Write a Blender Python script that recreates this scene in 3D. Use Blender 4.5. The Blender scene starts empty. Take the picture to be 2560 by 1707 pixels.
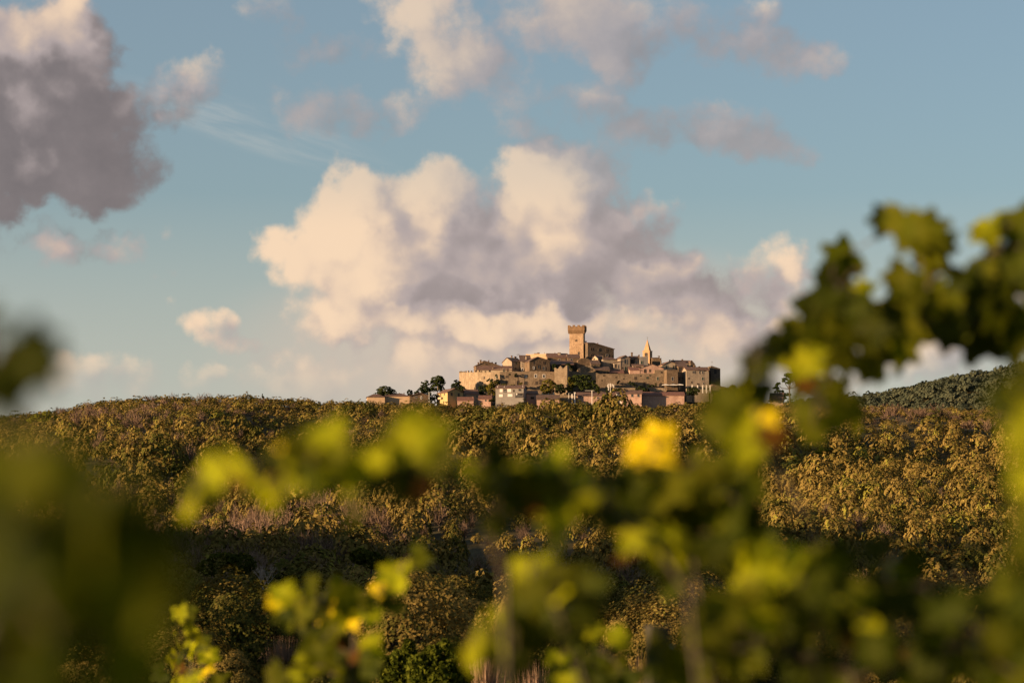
import bpy, bmesh, math, random
import numpy as np
from mathutils import Vector, Matrix

random.seed(7)
RNG = np.random.default_rng(11)
SC = bpy.context.scene
COL = SC.collection
R = math.radians

# ------------------------------------------------------------------ camera
K = 36.0 / 85.0 / 2560.0            # radians per photograph pixel
PITCH = R(5.17)
cam_data = bpy.data.cameras.new('camera')
cam = bpy.data.objects.new('camera', cam_data)
COL.objects.link(cam)
cam_data.lens = 85.0
cam_data.sensor_width = 36.0
cam.location = (0, 0, 0)
cam.rotation_euler = (math.pi / 2 + PITCH, 0, 0)
cam_data.clip_start = 0.05
cam_data.clip_end = 30000
cam_data.dof.use_dof = True
cam_data.dof.focus_distance = 1400
cam_data.dof.aperture_fstop = 3.6
SC.camera = cam

# ------------------------------------------------------------------ light
SUN_AZ = R(180 + 66)                # clockwise from +Y: behind the camera, to the left
SUN_EL = R(5.5)
SUN_STRENGTH = 5.0
SKY_STRENGTH = 0.061
SC.view_settings.view_transform = 'Standard'
SC.view_settings.look = 'None'
SC.view_settings.gamma = 1.0
SC.view_settings.use_curve_mapping = False
SC.view_settings.exposure = 1.70

sun_data = bpy.data.lights.new('sun', 'SUN')
sun_data.energy = SUN_STRENGTH
sun_data.angle = R(0.5)
sun_data.color = (1.0, 0.66, 0.36)
sun = bpy.data.objects.new('sun', sun_data)
COL.objects.link(sun)
to_sun = Vector((math.sin(SUN_AZ) * math.cos(SUN_EL), math.cos(SUN_AZ) * math.cos(SUN_EL), math.sin(SUN_EL)))
sun.rotation_euler = to_sun.to_track_quat('Z', 'Y').to_euler()
sun.location = (-30, -30, 60)

world = bpy.data.worlds.new('World')
SC.world = world
world.use_nodes = True
world.cycles.sampling_method = 'NONE'
WT = world.node_tree
WT.nodes.clear()


class S:
    """a value in the sky's node tree, with arithmetic"""
    def __init__(self, sock):
        self.s = sock


def _plug(node, i, v):
    if isinstance(v, S):
        WT.links.new(v.s, node.inputs[i])
    elif isinstance(v, (tuple, list)):
        node.inputs[i].default_value = v
    else:
        node.inputs[i].default_value = v


def m(op, *a, clamp=False):
    n = WT.nodes.new('ShaderNodeMath')
    n.operation = op
    n.use_clamp = clamp
    for i, v in enumerate(a):
        _plug(n, i, v)
    return S(n.outputs[0])


def vm(op, *a):
    n = WT.nodes.new('ShaderNodeVectorMath')
    n.operation = op
    for i, v in enumerate(a):
        if op == 'SCALE' and i == 1:
            _plug(n, 3, v)
        else:
            _plug(n, i, v)
    return S(n.outputs['Value'] if op in ('DOT_PRODUCT', 'LENGTH') else n.outputs['Vector'])


def xyz(x, y, z):
    n = WT.nodes.new('ShaderNodeCombineXYZ')
    for i, v in enumerate((x, y, z)):
        _plug(n, i, v)
    return S(n.outputs[0])


def noise(vec, scale, detail=4.0, rough=0.55, color=False, lac=2.0):
    n = WT.nodes.new('ShaderNodeTexNoise')
    n.noise_dimensions = '3D'
    _plug(n, n.inputs.find('Vector'), vec)
    n.inputs['Scale'].default_value = scale
    n.inputs['Detail'].default_value = detail
    n.inputs['Roughness'].default_value = rough
    n.inputs['Lacunarity'].default_value = lac
    return S(n.outputs['Color'] if color else n.outputs['Fac'])


def billow(vec, scale):
    n = WT.nodes.new('ShaderNodeTexVoronoi')
    n.feature = 'SMOOTH_F1'
    _plug(n, n.inputs.find('Vector'), vec)
    n.inputs['Scale'].default_value = scale
    n.inputs['Smoothness'].default_value = .35
    return S(n.outputs['Distance'])


def smooth(v, lo, hi, a=0.0, b=1.0):
    n = WT.nodes.new('ShaderNodeMapRange')
    n.interpolation_type = 'SMOOTHSTEP'
    for i, q in enumerate((v, lo, hi, a, b)):
        _plug(n, i, q)
    return S(n.outputs[0])


def mix(f, a, b):
    n = WT.nodes.new('ShaderNodeMix')
    n.data_type = 'RGBA'
    _plug(n, 0, f)
    _plug(n, 6, a)
    _plug(n, 7, b)
    return S(n.outputs[2])


def build_sky():
    tc = WT.nodes.new('ShaderNodeTexCoord')
    d = S(tc.outputs['Generated'])
    sp = WT.nodes.new('ShaderNodeSeparateXYZ')
    WT.links.new(d.s, sp.inputs[0])
    dx, dy, dz = (S(sp.outputs[i]) for i in range(3))
    az = m('ARCTAN2', dx, dy)
    el = m('ARCSINE', dz)
    U = m('MULTIPLY', az, 1 / (K * 1000))                                     # 1 unit = 2.4 degrees of sky
    Vv = m('MULTIPLY', m('SUBTRACT', el, PITCH), 1 / (K * 1000))
    q = vm('SCALE', d, 1 / (K * 1000))                                        # noise space, no seams
    P0 = xyz(U, Vv, 0.0)

    sky = WT.nodes.new('ShaderNodeTexSky')
    sky.sky_type = 'NISHITA'
    sky.sun_disc = False
    sky.sun_elevation = SUN_EL
    sky.sun_rotation = SUN_AZ
    sky.air_density = 1.0
    sky.dust_density = 1.0
    sky.ozone_density = 2.5
    sky_c = S(sky.outputs[0])

    # the clouds: each a union of rounded heaps (azimuth, elevation, half width, half height, thickness)
    heaps = [
        # great cumulus
        (880, 570, 155, 140, .95), (1085, 545, 165, 130, .85), (1385, 485, 170, 140, 1.05), (1500, 585, 215, 85, .75),
        (775, 660, 130, 100, .7), (1000, 680, 290, 160, 1.1), (1300, 660, 330, 160, 1.1), (1560, 690, 210, 110, .85),
        (1300, 790, 480, 100, .75), (830, 800, 180, 95, .6), (1720, 770, 170, 120, .6), (1450, 900, 640, 120, .5),
        (980, 930, 330, 100, .40), (1850, 860, 260, 100, .45), (1700, 700, 60, 70, .5),
        # dark cloud at the left
        (60, 160, 200, 150, .9), (85, 315, 265, 215, 1.3), (50, 440, 310, 120, 1.2), (265, 410, 110, 100, .7),
        (-200, 300, 400, 290, 1.3), (130, 80, 110, 70, .6), (345, 400, 60, 50, .35),
        # upper clouds
        (1060, 30, 160, 120, .7), (1130, 150, 120, 130, .55), (1240, 230, 110, 90, .32), (1450, 50, 260, 130, .6),
        (1520, 140, 120, 80, .4), (1720, 55, 110, 60, .28), (1870, 120, 130, 60, .4), (1970, 165, 140, 50, .4),
        (690, 30, 90, 80, .33), (800, 120, 170, 50, .26), (1890, 40, 60, 70, .3),
        # middle wisps
        (1460, 275, 130, 55, .27), (1590, 345, 150, 80, .36), (1830, 330, 130, 80, .36), (1910, 375, 110, 45, .36),
        (1560, 400, 90, 50, .25), (810, 290, 110, 70, .26), (1010, 260, 80, 55, .22), (440, 235, 100, 50, .26), (520, 190, 80, 60, .26),
        (1290, 330, 90, 45, .22), (700, 250, 60, 60, .2),
        # right of the cumulus and low ones
        (1890, 690, 110, 95, .38), (1950, 650, 80, 80, .32), (560, 850, 75, 36, .28), (500, 805, 70, 40, .18),
        (250, 935, 130, 50, .36), (150, 640, 190, 45, .10), (600, 965, 190, 50, .36), (2270, 910, 270, 70, .5), (2500, 760, 130, 60, .3),
        (100, 980, 300, 40, .3),
    ]

    # domain warp
    w1 = vm('SUBTRACT', noise(q, 4.2, 3.0, .55, True), (.5, .5, .5))
    w2 = vm('SUBTRACT', noise(q, 13.0, 3.0, .6, True), (.5, .5, .5))
    warp = vm('ADD', vm('SCALE', w1, .20), vm('SCALE', w2, .070))

    upper = m('MULTIPLY', smooth(Vv, .26, .44), smooth(U, -1.0, -.72))

    def field(off):
        p = vm('ADD', vm('ADD', P0, warp), (off[0], off[1], 0.0))
        # flatten the warp's third axis
        p = vm('MULTIPLY', p, (1.0, 1.0, 0.0))
        acc = None
        for cx, cy, rx, ry, a in heaps:
            ux, uy = (cx - 1280) / 1000, (853.5 - cy) / 1000
            ix, iy = 1000 / (rx * 1.12), 1000 / (ry * 1.12)
            v = vm('MULTIPLY_ADD', p, (ix, iy, 0.0), (-ux * ix, -uy * iy, 0.0))
            h = m('MULTIPLY_ADD', vm('DOT_PRODUCT', v, v), -a, a)
            acc = h if acc is None else m('SMOOTH_MAX', acc, h, .22)
        # clouds over the rest of the sky
        qq = vm('ADD', vm('SCALE', q, 1.0), (off[0], 0.0, off[1]))
        rest = m('MULTIPLY_ADD', noise(qq, .55, 3.0, .5), 5.0, -3.5)
        away = m('MAXIMUM', smooth(m('ABSOLUTE', U), 1.55, 2.6), smooth(Vv, 1.0, 1.7))
        rest = m('MINIMUM', m('MULTIPLY_ADD', away, 3.0, m('SUBTRACT', rest, 3.0)), 1.0)
        acc = m('SMOOTH_MAX', acc, rest, .15)
        big = m('MULTIPLY_ADD', noise(qq, 5.0, 7.0, .58), 1.10, -.57)
        fine = m('MULTIPLY_ADD', noise(qq, 17.0, 6.0, .62), .48, -.24)
        qb = vm('ADD', qq, vm('SCALE', w2, .05))
        puff = m('ADD', m('MULTIPLY_ADD', billow(qb, 7.0), -.62, .30), m('MULTIPLY_ADD', billow(qb, 19.0), -.26, .125))
        acc = m('ADD', m('MAXIMUM', acc, -2.0), m('MULTIPLY', puff, m('MULTIPLY_ADD', upper, -.75, 1.0)))
        big = m('MULTIPLY', big, m('MULTIPLY_ADD', upper, .30, .78))
        soft = m('ADD', acc, m('ADD', m('MULTIPLY', big, .62), m('MULTIPLY', fine, .22)))
        return m('ADD', acc, m('ADD', big, fine)), soft

    H0, L0 = field((0, 0))
    H1, L1 = field((-.070, .038))
    alpha = smooth(H0, -.03, .46)
    slope = m('SUBTRACT', L0, L1)
    lit = m('MULTIPLY_ADD', slope, .66, .49)
    # where a heap lies in the shade of another, or stands free in the sun
    wp = vm('ADD', P0, vm('SCALE', warp, 1.2))
    tones = [(60, 340, 480, 360, -.46), (90, 90, 200, 80, .26), (140, 520, 420, 100, -.10),
             (1520, 690, 300, 100, -.09), (1640, 600, 120, 60, -.26), (1210, 590, 130, 80, -.10), (1290, 745, 400, 40, -.08),
             (850, 650, 170, 150, .15), (1120, 640, 200, 110, -.12), (1060, 760, 300, 50, -.10), (850, 520, 100, 80, .12), (1370, 480, 140, 110, .16), (1250, 808, 420, 42, .26),
             (1080, 60, 130, 130, .22), (1440, 120, 250, 130, -.14), (1850, 110, 240, 120, -.34), (1650, 340, 420, 120, -.36),
             (1860, 720, 120, 90, -.30), (1300, 900, 900, 90, .05), (780, 260, 260, 100, -.28), (730, 80, 200, 110, -.32), (450, 220, 120, 80, -.06), (1130, 190, 160, 90, -.10)]
    for cx, cy, rx, ry, a in tones:
        ux, uy = (cx - 1280) / 1000, (853.5 - cy) / 1000
        ix, iy = 1000 / (rx * 1.3), 1000 / (ry * 1.3)
        v = vm('MULTIPLY_ADD', wp, (ix, iy, 0.0), (-ux * ix, -uy * iy, 0.0))
        lit = m('ADD', lit, m('MULTIPLY', smooth(vm('DOT_PRODUCT', v, v), 1.0, 0.0), a))
    tex = m('MULTIPLY_ADD', noise(vm('ADD', q, (.3, .1, .2)), 7.0, 6.0, .6), .5, -.25)
    lit = m('SMOOTH_MAX', lit, smooth(U, -1.0, -.72, -1.0, .20), .30)
    lit = m('ADD', smooth(lit, -.06, 1.04), m('MULTIPLY', tex, .36))
    shade_c = (.45, .375, .365, 1)
    deep_c = (.160, .138, .142, 1)
    lit_c = (.95, .70, .485, 1)
    cloud = mix(smooth(lit, -.12, .34), deep_c, shade_c)
    cloud = mix(smooth(lit, .22, 1.0), cloud, lit_c)
    e = 2 ** SC.view_settings.exposure
    cloud = vm('SCALE', cloud, 1.0 / (SKY_STRENGTH * e))
    # high thin cirrus streak
    ang = R(-16)
    rp = xyz(m('ADD', m('MULTIPLY', U, math.cos(ang)), m('MULTIPLY', Vv, math.sin(ang))), m('SUBTRACT', m('MULTIPLY', Vv, math.cos(ang)), m('MULTIPLY', U, math.sin(ang))), 0.0)
    st = noise(vm('MULTIPLY', rp, (1.4, 9.0, 1.0)), 1.6, 5.0, .6)
    cx, cy = (620 - 1280) / 1000, (853 - 325) / 1000
    ru, rv = cx * math.cos(ang) + cy * math.sin(ang), cy * math.cos(ang) - cx * math.sin(ang)
    dv = vm('MULTIPLY_ADD', rp, (1 / .36, 1 / .060, 0.0), (-ru / .36, -rv / .060, 0.0))
    cir = m('MULTIPLY', smooth(vm('DOT_PRODUCT', dv, dv), 1.3, 0.0), smooth(st, .35, .75))
    cirrus = m('MULTIPLY', cir, .55)
    base = mix(cirrus, sky_c, vm('SCALE', S(xyz(.62, .60, .56).s), 1.0 / (SKY_STRENGTH * e)))
    # pale warm air low over the horizon, brightest towards the lit cumulus
    veil = m('MAXIMUM', m('MULTIPLY', smooth(el, R(12.0), R(1.5)), .82), .20)
    hz = xyz(.57, .55, .49)
    base = mix(veil, base, vm('SCALE', hz, 1.0 / (SKY_STRENGTH * e)))
    cv = vm('MULTIPLY_ADD', P0, (1 / .95, 1 / .30, 0.0), (-.10 / .95, .02 / .30, 0.0))
    cveil = m('MULTIPLY', smooth(vm('DOT_PRODUCT', cv, cv), 1.0, 0.0), .75)
    base = mix(cveil, base, vm('SCALE', xyz(.67, .53, .43), 1.0 / (SKY_STRENGTH * e)))
    hide = m('MULTIPLY', smooth(Vv, .02, -.14), .72)
    thin = m('MULTIPLY', upper, .26)
    alpha = m('MULTIPLY', alpha, m('SUBTRACT', m('SUBTRACT', .96, hide), thin))
    col = mix(alpha, base, cloud)
    # nothing below the horizon but the air's own tone
    bg = WT.nodes.new('ShaderNodeBackground')
    bg.inputs['Strength'].default_value = SKY_STRENGTH
    WT.links.new(col.s, bg.inputs['Color'])
    out = WT.nodes.new('ShaderNodeOutputWorld')
    WT.links.new(bg.outputs[0], out.inputs[0])


build_sky()

# ------------------------------------------------------------------ helpers
CP, SP = math.cos(PITCH), math.sin(PITCH)


def P(px, py, Y):
    """the point of the plane y = Y that is seen at a pixel of the photograph"""
    u, v = (px - 1280) * K, (853.5 - py) * K
    s = Y / (CP - SP * v)
    return Vector((s * u, Y, s * (SP + CP * v)))


def tag(o, label=None, cat=None, group=None, kind=None):
    if label: o['label'] = label
    if cat: o['category'] = cat
    if group: o['group'] = group
    if kind: o['kind'] = kind
    return o


def link(name, me, mat=None, parent=None, loc=None):
    o = bpy.data.objects.new(name, me)
    COL.objects.link(o)
    if mat is not None and not me.materials:
        me.materials.append(mat)
    if parent is not None:
        o.parent = parent
    if loc is not None:
        o.location = loc
    return o


def empty(name, loc, rz=0.0):
    o = bpy.data.objects.new(name, None)
    COL.objects.link(o)
    o.location = loc
    o.rotation_euler = (0, 0, rz)
    return o


class MB:
    """collects simple solids and makes one mesh of them"""
    def __init__(self):
        self.v, self.f = [], []

    def add(self, vs, fs):
        n = len(self.v)
        self.v += [tuple(p) for p in vs]
        self.f += [tuple(i + n for i in f) for f in fs]

    def box(self, x0, x1, y0, y1, z0, z1):
        self.add([(x0, y0, z0), (x1, y0, z0), (x1, y1, z0), (x0, y1, z0), (x0, y0, z1), (x1, y0, z1), (x1, y1, z1), (x0, y1, z1)],
                 [(0, 3, 2, 1), (4, 5, 6, 7), (0, 1, 5, 4), (1, 2, 6, 5), (2, 3, 7, 6), (3, 0, 4, 7)])
        return self

    def prism(self, outline, y0, y1):
        """outline: (x, z) points, anticlockwise seen from the front"""
        n = len(outline)
        self.add([(x, y0, z) for x, z in outline] + [(x, y1, z) for x, z in outline],
                 [tuple(range(n)), tuple(range(2 * n - 1, n - 1, -1))] + [(i, i + n, (i + 1) % n + n, (i + 1) % n) for i in range(n)])
        return self

    def frustum(self, x0, x1, y0, y1, z0, X0, X1, Y0, Y1, z1):
        self.add([(x0, y0, z0), (x1, y0, z0), (x1, y1, z0), (x0, y1, z0), (X0, Y0, z1), (X1, Y0, z1), (X1, Y1, z1), (X0, Y1, z1)],
                 [(0, 3, 2, 1), (4, 5, 6, 7), (0, 1, 5, 4), (1, 2, 6, 5), (2, 3, 7, 6), (3, 0, 4, 7)])
        return self

    def tube(self, pts, rad, n=6):
        pts = [Vector(p) for p in pts]
        rads = rad if isinstance(rad, (list, tuple)) else [rad] * len(pts)
        vs, fs = [], []
        for i, p in enumerate(pts):
            t = (pts[min(i + 1, len(pts) - 1)] - pts[max(i - 1, 0)])
            t = t.normalized() if t.length > 1e-9 else Vector((0, 0, 1))
            a = t.cross(Vector((.31, .17, .93)) if abs(t.z) < .9 else Vector((1, 0, 0))).normalized()
            b = t.cross(a)
            for k in range(n):
                w = 2 * math.pi * k / n
                vs.append(p + (a * math.cos(w) + b * math.sin(w)) * rads[i])
        for i in range(len(pts) - 1):
            for k in range(n):
                fs.append((i * n + k, i * n + (k + 1) % n, (i + 1) * n + (k + 1) % n, (i + 1) * n + k))
        fs.append(tuple(range(n - 1, -1, -1)))
        fs.append(tuple(range((len(pts) - 1) * n, len(pts) * n)))
        self.add(vs, fs)
        return self

    def mesh(self, name):
        me = bpy.data.meshes.new(name)
        me.from_pydata(self.v, [], self.f)
        me.update()
        return me

    def build(self, name, mat, parent=None):
        return link(name, self.mesh(name), mat, parent)


def node_mat(name):
    mt = bpy.data.materials.new(name)
    mt.use_nodes = True
    nt = mt.node_tree
    b = nt.nodes['Principled BSDF']
    return mt, nt, b


def _n(nt, typ, **kw):
    n = nt.nodes.new(typ)
    for k, v in kw.items():
        n.inputs[k].default_value = v
    return n


def rough_mat(name, c0, c1, c2=None, scale=.35, fine=2.2, bump=.0, rough=.9, streak=0.0, course=0.0, stain=.55):
    """weathered wall: two tones in large patches, fine mottling, streaks of wet below the tops"""
    mt, nt, b = node_mat(name)
    L = nt.links.new
    tc = _n(nt, 'ShaderNodeTexCoord')
    geo = _n(nt, 'ShaderNodeNewGeometry')
    pos = geo.outputs['Position']
    n1 = _n(nt, 'ShaderNodeTexNoise', Scale=scale, Detail=6.0, Roughness=.62)
    n2 = _n(nt, 'ShaderNodeTexNoise', Scale=fine, Detail=3.0, Roughness=.7)
    L(pos, n1.inputs['Vector']); L(pos, n2.inputs['Vector'])
    r1 = _n(nt, 'ShaderNodeMapRange', **{'From Min': .40, 'From Max': .60})
    L(n1.outputs['Fac'], r1.inputs['Value'])
    mx = _n(nt, 'ShaderNodeMix'); mx.data_type = 'RGBA'
    L(r1.outputs[0], mx.inputs[0]); mx.inputs[6].default_value = (*c0, 1); mx.inputs[7].default_value = (*c1, 1)
    last = mx.outputs[2]
    # fine mottling
    r2 = _n(nt, 'ShaderNodeMapRange', **{'From Min': .3, 'From Max': .7, 'To Min': 1 - stain, 'To Max': 1 + stain * .55})
    L(n2.outputs['Fac'], r2.inputs['Value'])
    mu = _n(nt, 'ShaderNodeMix'); mu.data_type = 'RGBA'; mu.blend_type = 'MULTIPLY'; mu.inputs[0].default_value = 1
    L(last, mu.inputs[6]); L(r2.outputs[0], mu.inputs[7])
    last = mu.outputs[2]
    if streak or course:
        mp = _n(nt, 'ShaderNodeMapping')
        mp.inputs['Scale'].default_value = (1.1, 1.1, .10) if streak else (.5, .5, 3.0)
        L(pos, mp.inputs['Vector'])
        n3 = _n(nt, 'ShaderNodeTexNoise', Scale=1.0, Detail=4.0, Roughness=.6)
        L(mp.outputs[0], n3.inputs['Vector'])
        r3 = _n(nt, 'ShaderNodeMapRange', **{'From Min': .48, 'From Max': .72, 'To Min': 0.0, 'To Max': max(streak, course)})
        L(n3.outputs['Fac'], r3.inputs['Value'])
        m3 = _n(nt, 'ShaderNodeMix'); m3.data_type = 'RGBA'
        L(r3.outputs[0], m3.inputs[0]); L(last, m3.inputs[6]); m3.inputs[7].default_value = (*(c2 or tuple(q * .45 for q in c0)), 1)
        last = m3.outputs[2]
    L(last, b.inputs['Base Color'])
    b.inputs['Roughness'].default_value = rough
    b.inputs['Specular IOR Level'].default_value = .15
    if bump:
        bp = _n(nt, 'ShaderNodeBump', Strength=bump, Distance=.3)
        L(n2.outputs['Fac'], bp.inputs['Height']); L(bp.outputs[0], b.inputs['Normal'])
    return mt


def plain(name, c, rough=.7, var=.15, scale=3.0, metal=0.0):
    mt, nt, b = node_mat(name)
    L = nt.links.new
    tc = _n(nt, 'ShaderNodeTexCoord')
    n1 = _n(nt, 'ShaderNodeTexNoise', Scale=scale, Detail=4.0)
    L(tc.outputs['Object'], n1.inputs['Vector'])
    r2 = _n(nt, 'ShaderNodeMapRange', **{'From Min': .3, 'From Max': .7, 'To Min': 1 - var, 'To Max': 1 + var})
    L(n1.outputs['Fac'], r2.inputs['Value'])
    mu = _n(nt, 'ShaderNodeMix'); mu.data_type = 'RGBA'; mu.blend_type = 'MULTIPLY'; mu.inputs[0].default_value = 1
    mu.inputs[6].default_value = (*c, 1); L(r2.outputs[0], mu.inputs[7])
    L(mu.outputs[2], b.inputs['Base Color'])
    b.inputs['Roughness'].default_value = rough
    b.inputs['Metallic'].default_value = metal
    return mt


def tile_mat(name, c0, c1, c2):
    mt, nt, b = node_mat(name)
    L = nt.links.new
    tc = _n(nt, 'ShaderNodeTexCoord')
    n1 = _n(nt, 'ShaderNodeTexNoise', Scale=.5, Detail=5.0, Roughness=.7)
    n2 = _n(nt, 'ShaderNodeTexNoise', Scale=2.6, Detail=2.0)
    wv = _n(nt, 'ShaderNodeTexWave', Scale=.9, Distortion=.6)
    wv.wave_type = 'BANDS'; wv.bands_direction = 'X'
    for q in (n1, n2, wv):
        L(tc.outputs['Object'], q.inputs['Vector'])
    cr = _n(nt, 'ShaderNodeValToRGB')
    e = cr.color_ramp.elements
    e[0].position, e[0].color = .34, (*c0, 1)
    e[1].position, e[1].color = .68, (*c2, 1)
    k = e.new(.5); k.color = (*c1, 1)
    L(n1.outputs['Fac'], cr.inputs[0])
    r2 = _n(nt, 'ShaderNodeMapRange', **{'From Min': .25, 'From Max': .75, 'To Min': .62, 'To Max': 1.25})
    L(n2.outputs['Fac'], r2.inputs['Value'])
    r3 = _n(nt, 'ShaderNodeMapRange', **{'To Min': .72, 'To Max': 1.12})
    L(wv.outputs['Fac'], r3.inputs['Value'])
    mm = _n(nt, 'ShaderNodeMath'); mm.operation = 'MULTIPLY'
    L(r2.outputs[0], mm.inputs[0]); L(r3.outputs[0], mm.inputs[1])
    mu = _n(nt, 'ShaderNodeMix'); mu.data_type = 'RGBA'; mu.blend_type = 'MULTIPLY'; mu.inputs[0].default_value = 1
    L(cr.outputs[0], mu.inputs[6]); L(mm.outputs[0], mu.inputs[7])
    L(mu.outputs[2], b.inputs['Base Color'])
    b.inputs['Roughness'].default_value = .9
    bp = _n(nt, 'ShaderNodeBump', Strength=.5, Distance=.12)
    L(wv.outputs['Fac'], bp.inputs['Height']); L(bp.outputs[0], b.inputs['Normal'])
    return mt


M = {
    'stone': rough_mat('old_stone', (0.150, 0.109, 0.073), (0.211, 0.156, 0.106), bump=.5, streak=.45, c2=(0.066, 0.052, 0.036)),
    'brown': rough_mat('brown_stone', (0.098, 0.067, 0.043), (0.145, 0.101, 0.066), bump=.6, course=.3, stain=.6),
    'dark': rough_mat('dark_stone', (0.077, 0.058, 0.042), (0.113, 0.084, 0.062), bump=.5, course=.3),
    'pale': rough_mat('pale_stone', (0.174, 0.129, 0.087), (0.238, 0.181, 0.125), bump=.5, streak=.5, c2=(0.070, 0.053, 0.038), stain=.4),
    'tower': rough_mat('tower_stone', (0.248, 0.164, 0.102), (0.313, 0.215, 0.139), bump=.6, course=.22, stain=.45, fine=1.6),
    'parapet': rough_mat('parapet_stone', (0.139, 0.084, 0.046), (0.186, 0.116, 0.066), bump=.6, course=.2),
    'cream': rough_mat('cream_plaster', (0.322, 0.248, 0.167), (0.371, 0.297, 0.211), stain=.18, streak=.25, c2=(0.185, 0.137, 0.093)),
    'orange': rough_mat('orange_plaster', (0.335, 0.233, 0.145), (0.379, 0.270, 0.175), stain=.15),
    'bell': rough_mat('bell_tower_plaster', (.300, .185, .100), (.340, .215, .120), stain=.12),
    'ochre': rough_mat('yellow_plaster', (0.267, 0.198, 0.094), (0.296, 0.222, 0.108), stain=.10),
    'pink': rough_mat('pink_plaster', (0.292, 0.178, 0.139), (0.364, 0.240, 0.188), stain=.35, streak=.3, c2=(0.182, 0.124, 0.095)),
    'grey': rough_mat('grey_plaster', (0.156, 0.142, 0.131), (0.178, 0.164, 0.150), stain=.14),
    'greige': rough_mat('grey_brown_plaster', (0.197, 0.156, 0.120), (0.248, 0.200, 0.152), stain=.3, streak=.3, c2=(0.102, 0.079, 0.058)),
    'white': plain('white_paint', (0.473, 0.437, 0.400), .6, .06),
    'tile': tile_mat('roof_tiles', (0.082, 0.048, 0.034), (0.127, 0.066, 0.046), (0.160, 0.094, 0.070)),
    'tile2': tile_mat('old_roof_tiles', (0.066, 0.041, 0.030), (0.098, 0.056, 0.040), (0.131, 0.082, 0.061)),
    'tile3': tile_mat('red_roof_tiles', (0.123, 0.054, 0.038), (0.160, 0.069, 0.048), (0.184, 0.089, 0.064)),
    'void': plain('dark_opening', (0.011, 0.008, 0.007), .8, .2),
    'glass': plain('window_glass', (0.021, 0.021, 0.023), .15, .1),
    'green': plain('green_shutter', (0.012, 0.030, 0.021), .6, .1),
    'wood': plain('brown_door', (0.034, 0.021, 0.013), .7, .2),
    'blind': plain('roller_blind', (0.449, 0.425, 0.400), .5, .04),
    'sur': plain('stone_surround', (0.255, 0.212, 0.170), .8, .1),
    'metal': plain('galvanised_metal', (0.255, 0.255, 0.261), .45, .05, metal=.3),
    'iron': plain('dark_iron', (0.030, 0.027, 0.025), .6, .1),
    'canvas': plain('white_canvas', (0.498, 0.473, 0.437), .8, .03),
    'bark': plain('bark', (0.052, 0.036, 0.025), .95, .35, 4.0),
    'earth': rough_mat('dry_earth', (.050, .042, .016), (.075, .058, .024), scale=.05, fine=.6, stain=.5),
}

# ------------------------------------------------------------------ terrain
_PY = [(40, 1900), (60, 1760), (100, 1665), (150, 1590), (220, 1520), (300, 1470), (400, 1415), (500, 1362), (620, 1305), (750, 1247), (880, 1190), (1000, 1140), (1120, 1096),
       (1250, 1052), (1330, 1030), (1390, 1018)]
_YK = np.array([a for a, b in _PY], float)
_PK = np.array([b for a, b in _PY], float)
_RX = [-400, 0, 120, 260, 420, 620, 800, 900, 1050, 1150, 1500, 1800, 1950, 2100, 2250, 2400, 2600, 3000]
_RY = [1100, 1062, 1050, 1022, 1012, 1010, 1022, 1020, 1022, 1026, 1026, 1023, 1030, 1036, 1040, 1042, 1042, 1042]


def ground_z(x, Y):
    x, Y = np.asarray(x, float), np.asarray(Y, float)
    Yc = np.clip(Y, 40, 1390)
    px = np.clip(x / (K * np.maximum(Y, 60)) + 1280, -400, 3000)
    ridge = np.interp(px, _RX, _RY)
    f = np.clip((Yc - 650) / (1390 - 650), 0, 1) ** 1.5
    py = np.interp(Yc, _YK, _PK) + (ridge - 1018) * f
    t = PITCH + np.arctan((853.5 - py) * K)
    z = Yc * np.tan(t)
    near = np.clip((Y - 12) / (40 - 12), 0, 1)
    near = near * near * (3 - 2 * near)
    z = np.where(Y < 40, -1.75 * (1 - near) + z * near, z)
    # gullies and swells of the wooded slope
    amp = np.clip((Y - 150) / 250, 0, 1) * np.clip((1330 - Y) / 200, 0.0, 1)
    z = z + amp * (3.6 * np.sin(x / 31 + 1.3) * np.sin(Y / 57 + .4) + 4.2 * np.sin(x / 73 - Y / 96) + 2.0 * np.sin(x / 17 + Y / 29))
    sw = np.clip((Y - 260) / 500, 0, 1) * np.clip((1330 - Y) / 260, 0, 1)
    z = z + sw * (6.5 * np.sin(x / 29 + Y / 170 + 1.0) + 3.0 * np.sin(x / 61 - Y / 120 + 2.2))
    # gully at the left, its far bank in shade
    z = z - 9 * np.exp(-((x + 118 - (Y - 640) * .10) / 24) ** 2 - ((Y - 640) / 110) ** 2)
    z = z - 10 * np.exp(-((x - 175) / 40) ** 2 - ((Y - 1010) / 75) ** 2)
    # added unseen wooded knolls left of the view, shaped to shade the near slope
    z = z + 13 * np.exp(-((x + 92) / 30) ** 2 - ((Y - 125) / 75) ** 2)
    z = z + 16 * np.exp(-((x + 122) / 30) ** 2 - ((Y - 255) / 85) ** 2)
    z = z + 9 * np.exp(-((x + 62) / 19) ** 2 - ((Y - 58) / 42) ** 2)
    # mound that carries the town
    z = z + 26 * np.exp(-((x - 45) / 75) ** 2 - ((Y - 1462) / 30) ** 2)
    z = np.where(Y > 1500, z - (Y - 1500) * .10, z)
    return np.maximum(z, -12.0)


def gz(x, Y):
    return float(ground_z(x, Y))


def grid_mesh(name, xs, ys, zf):
    X, Yg = np.meshgrid(xs, ys)
    Z = zf(X, Yg)
    nx, ny = len(xs), len(ys)
    v = np.stack([X, Yg, Z], -1).reshape(-1, 3)
    i = np.arange((ny - 1) * (nx - 1))
    r, c = i // (nx - 1), i % (nx - 1)
    a = r * nx + c
    f = np.stack([a, a + 1, a + 1 + nx, a + nx], -1)
    return np_mesh(name, v, f)


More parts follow.
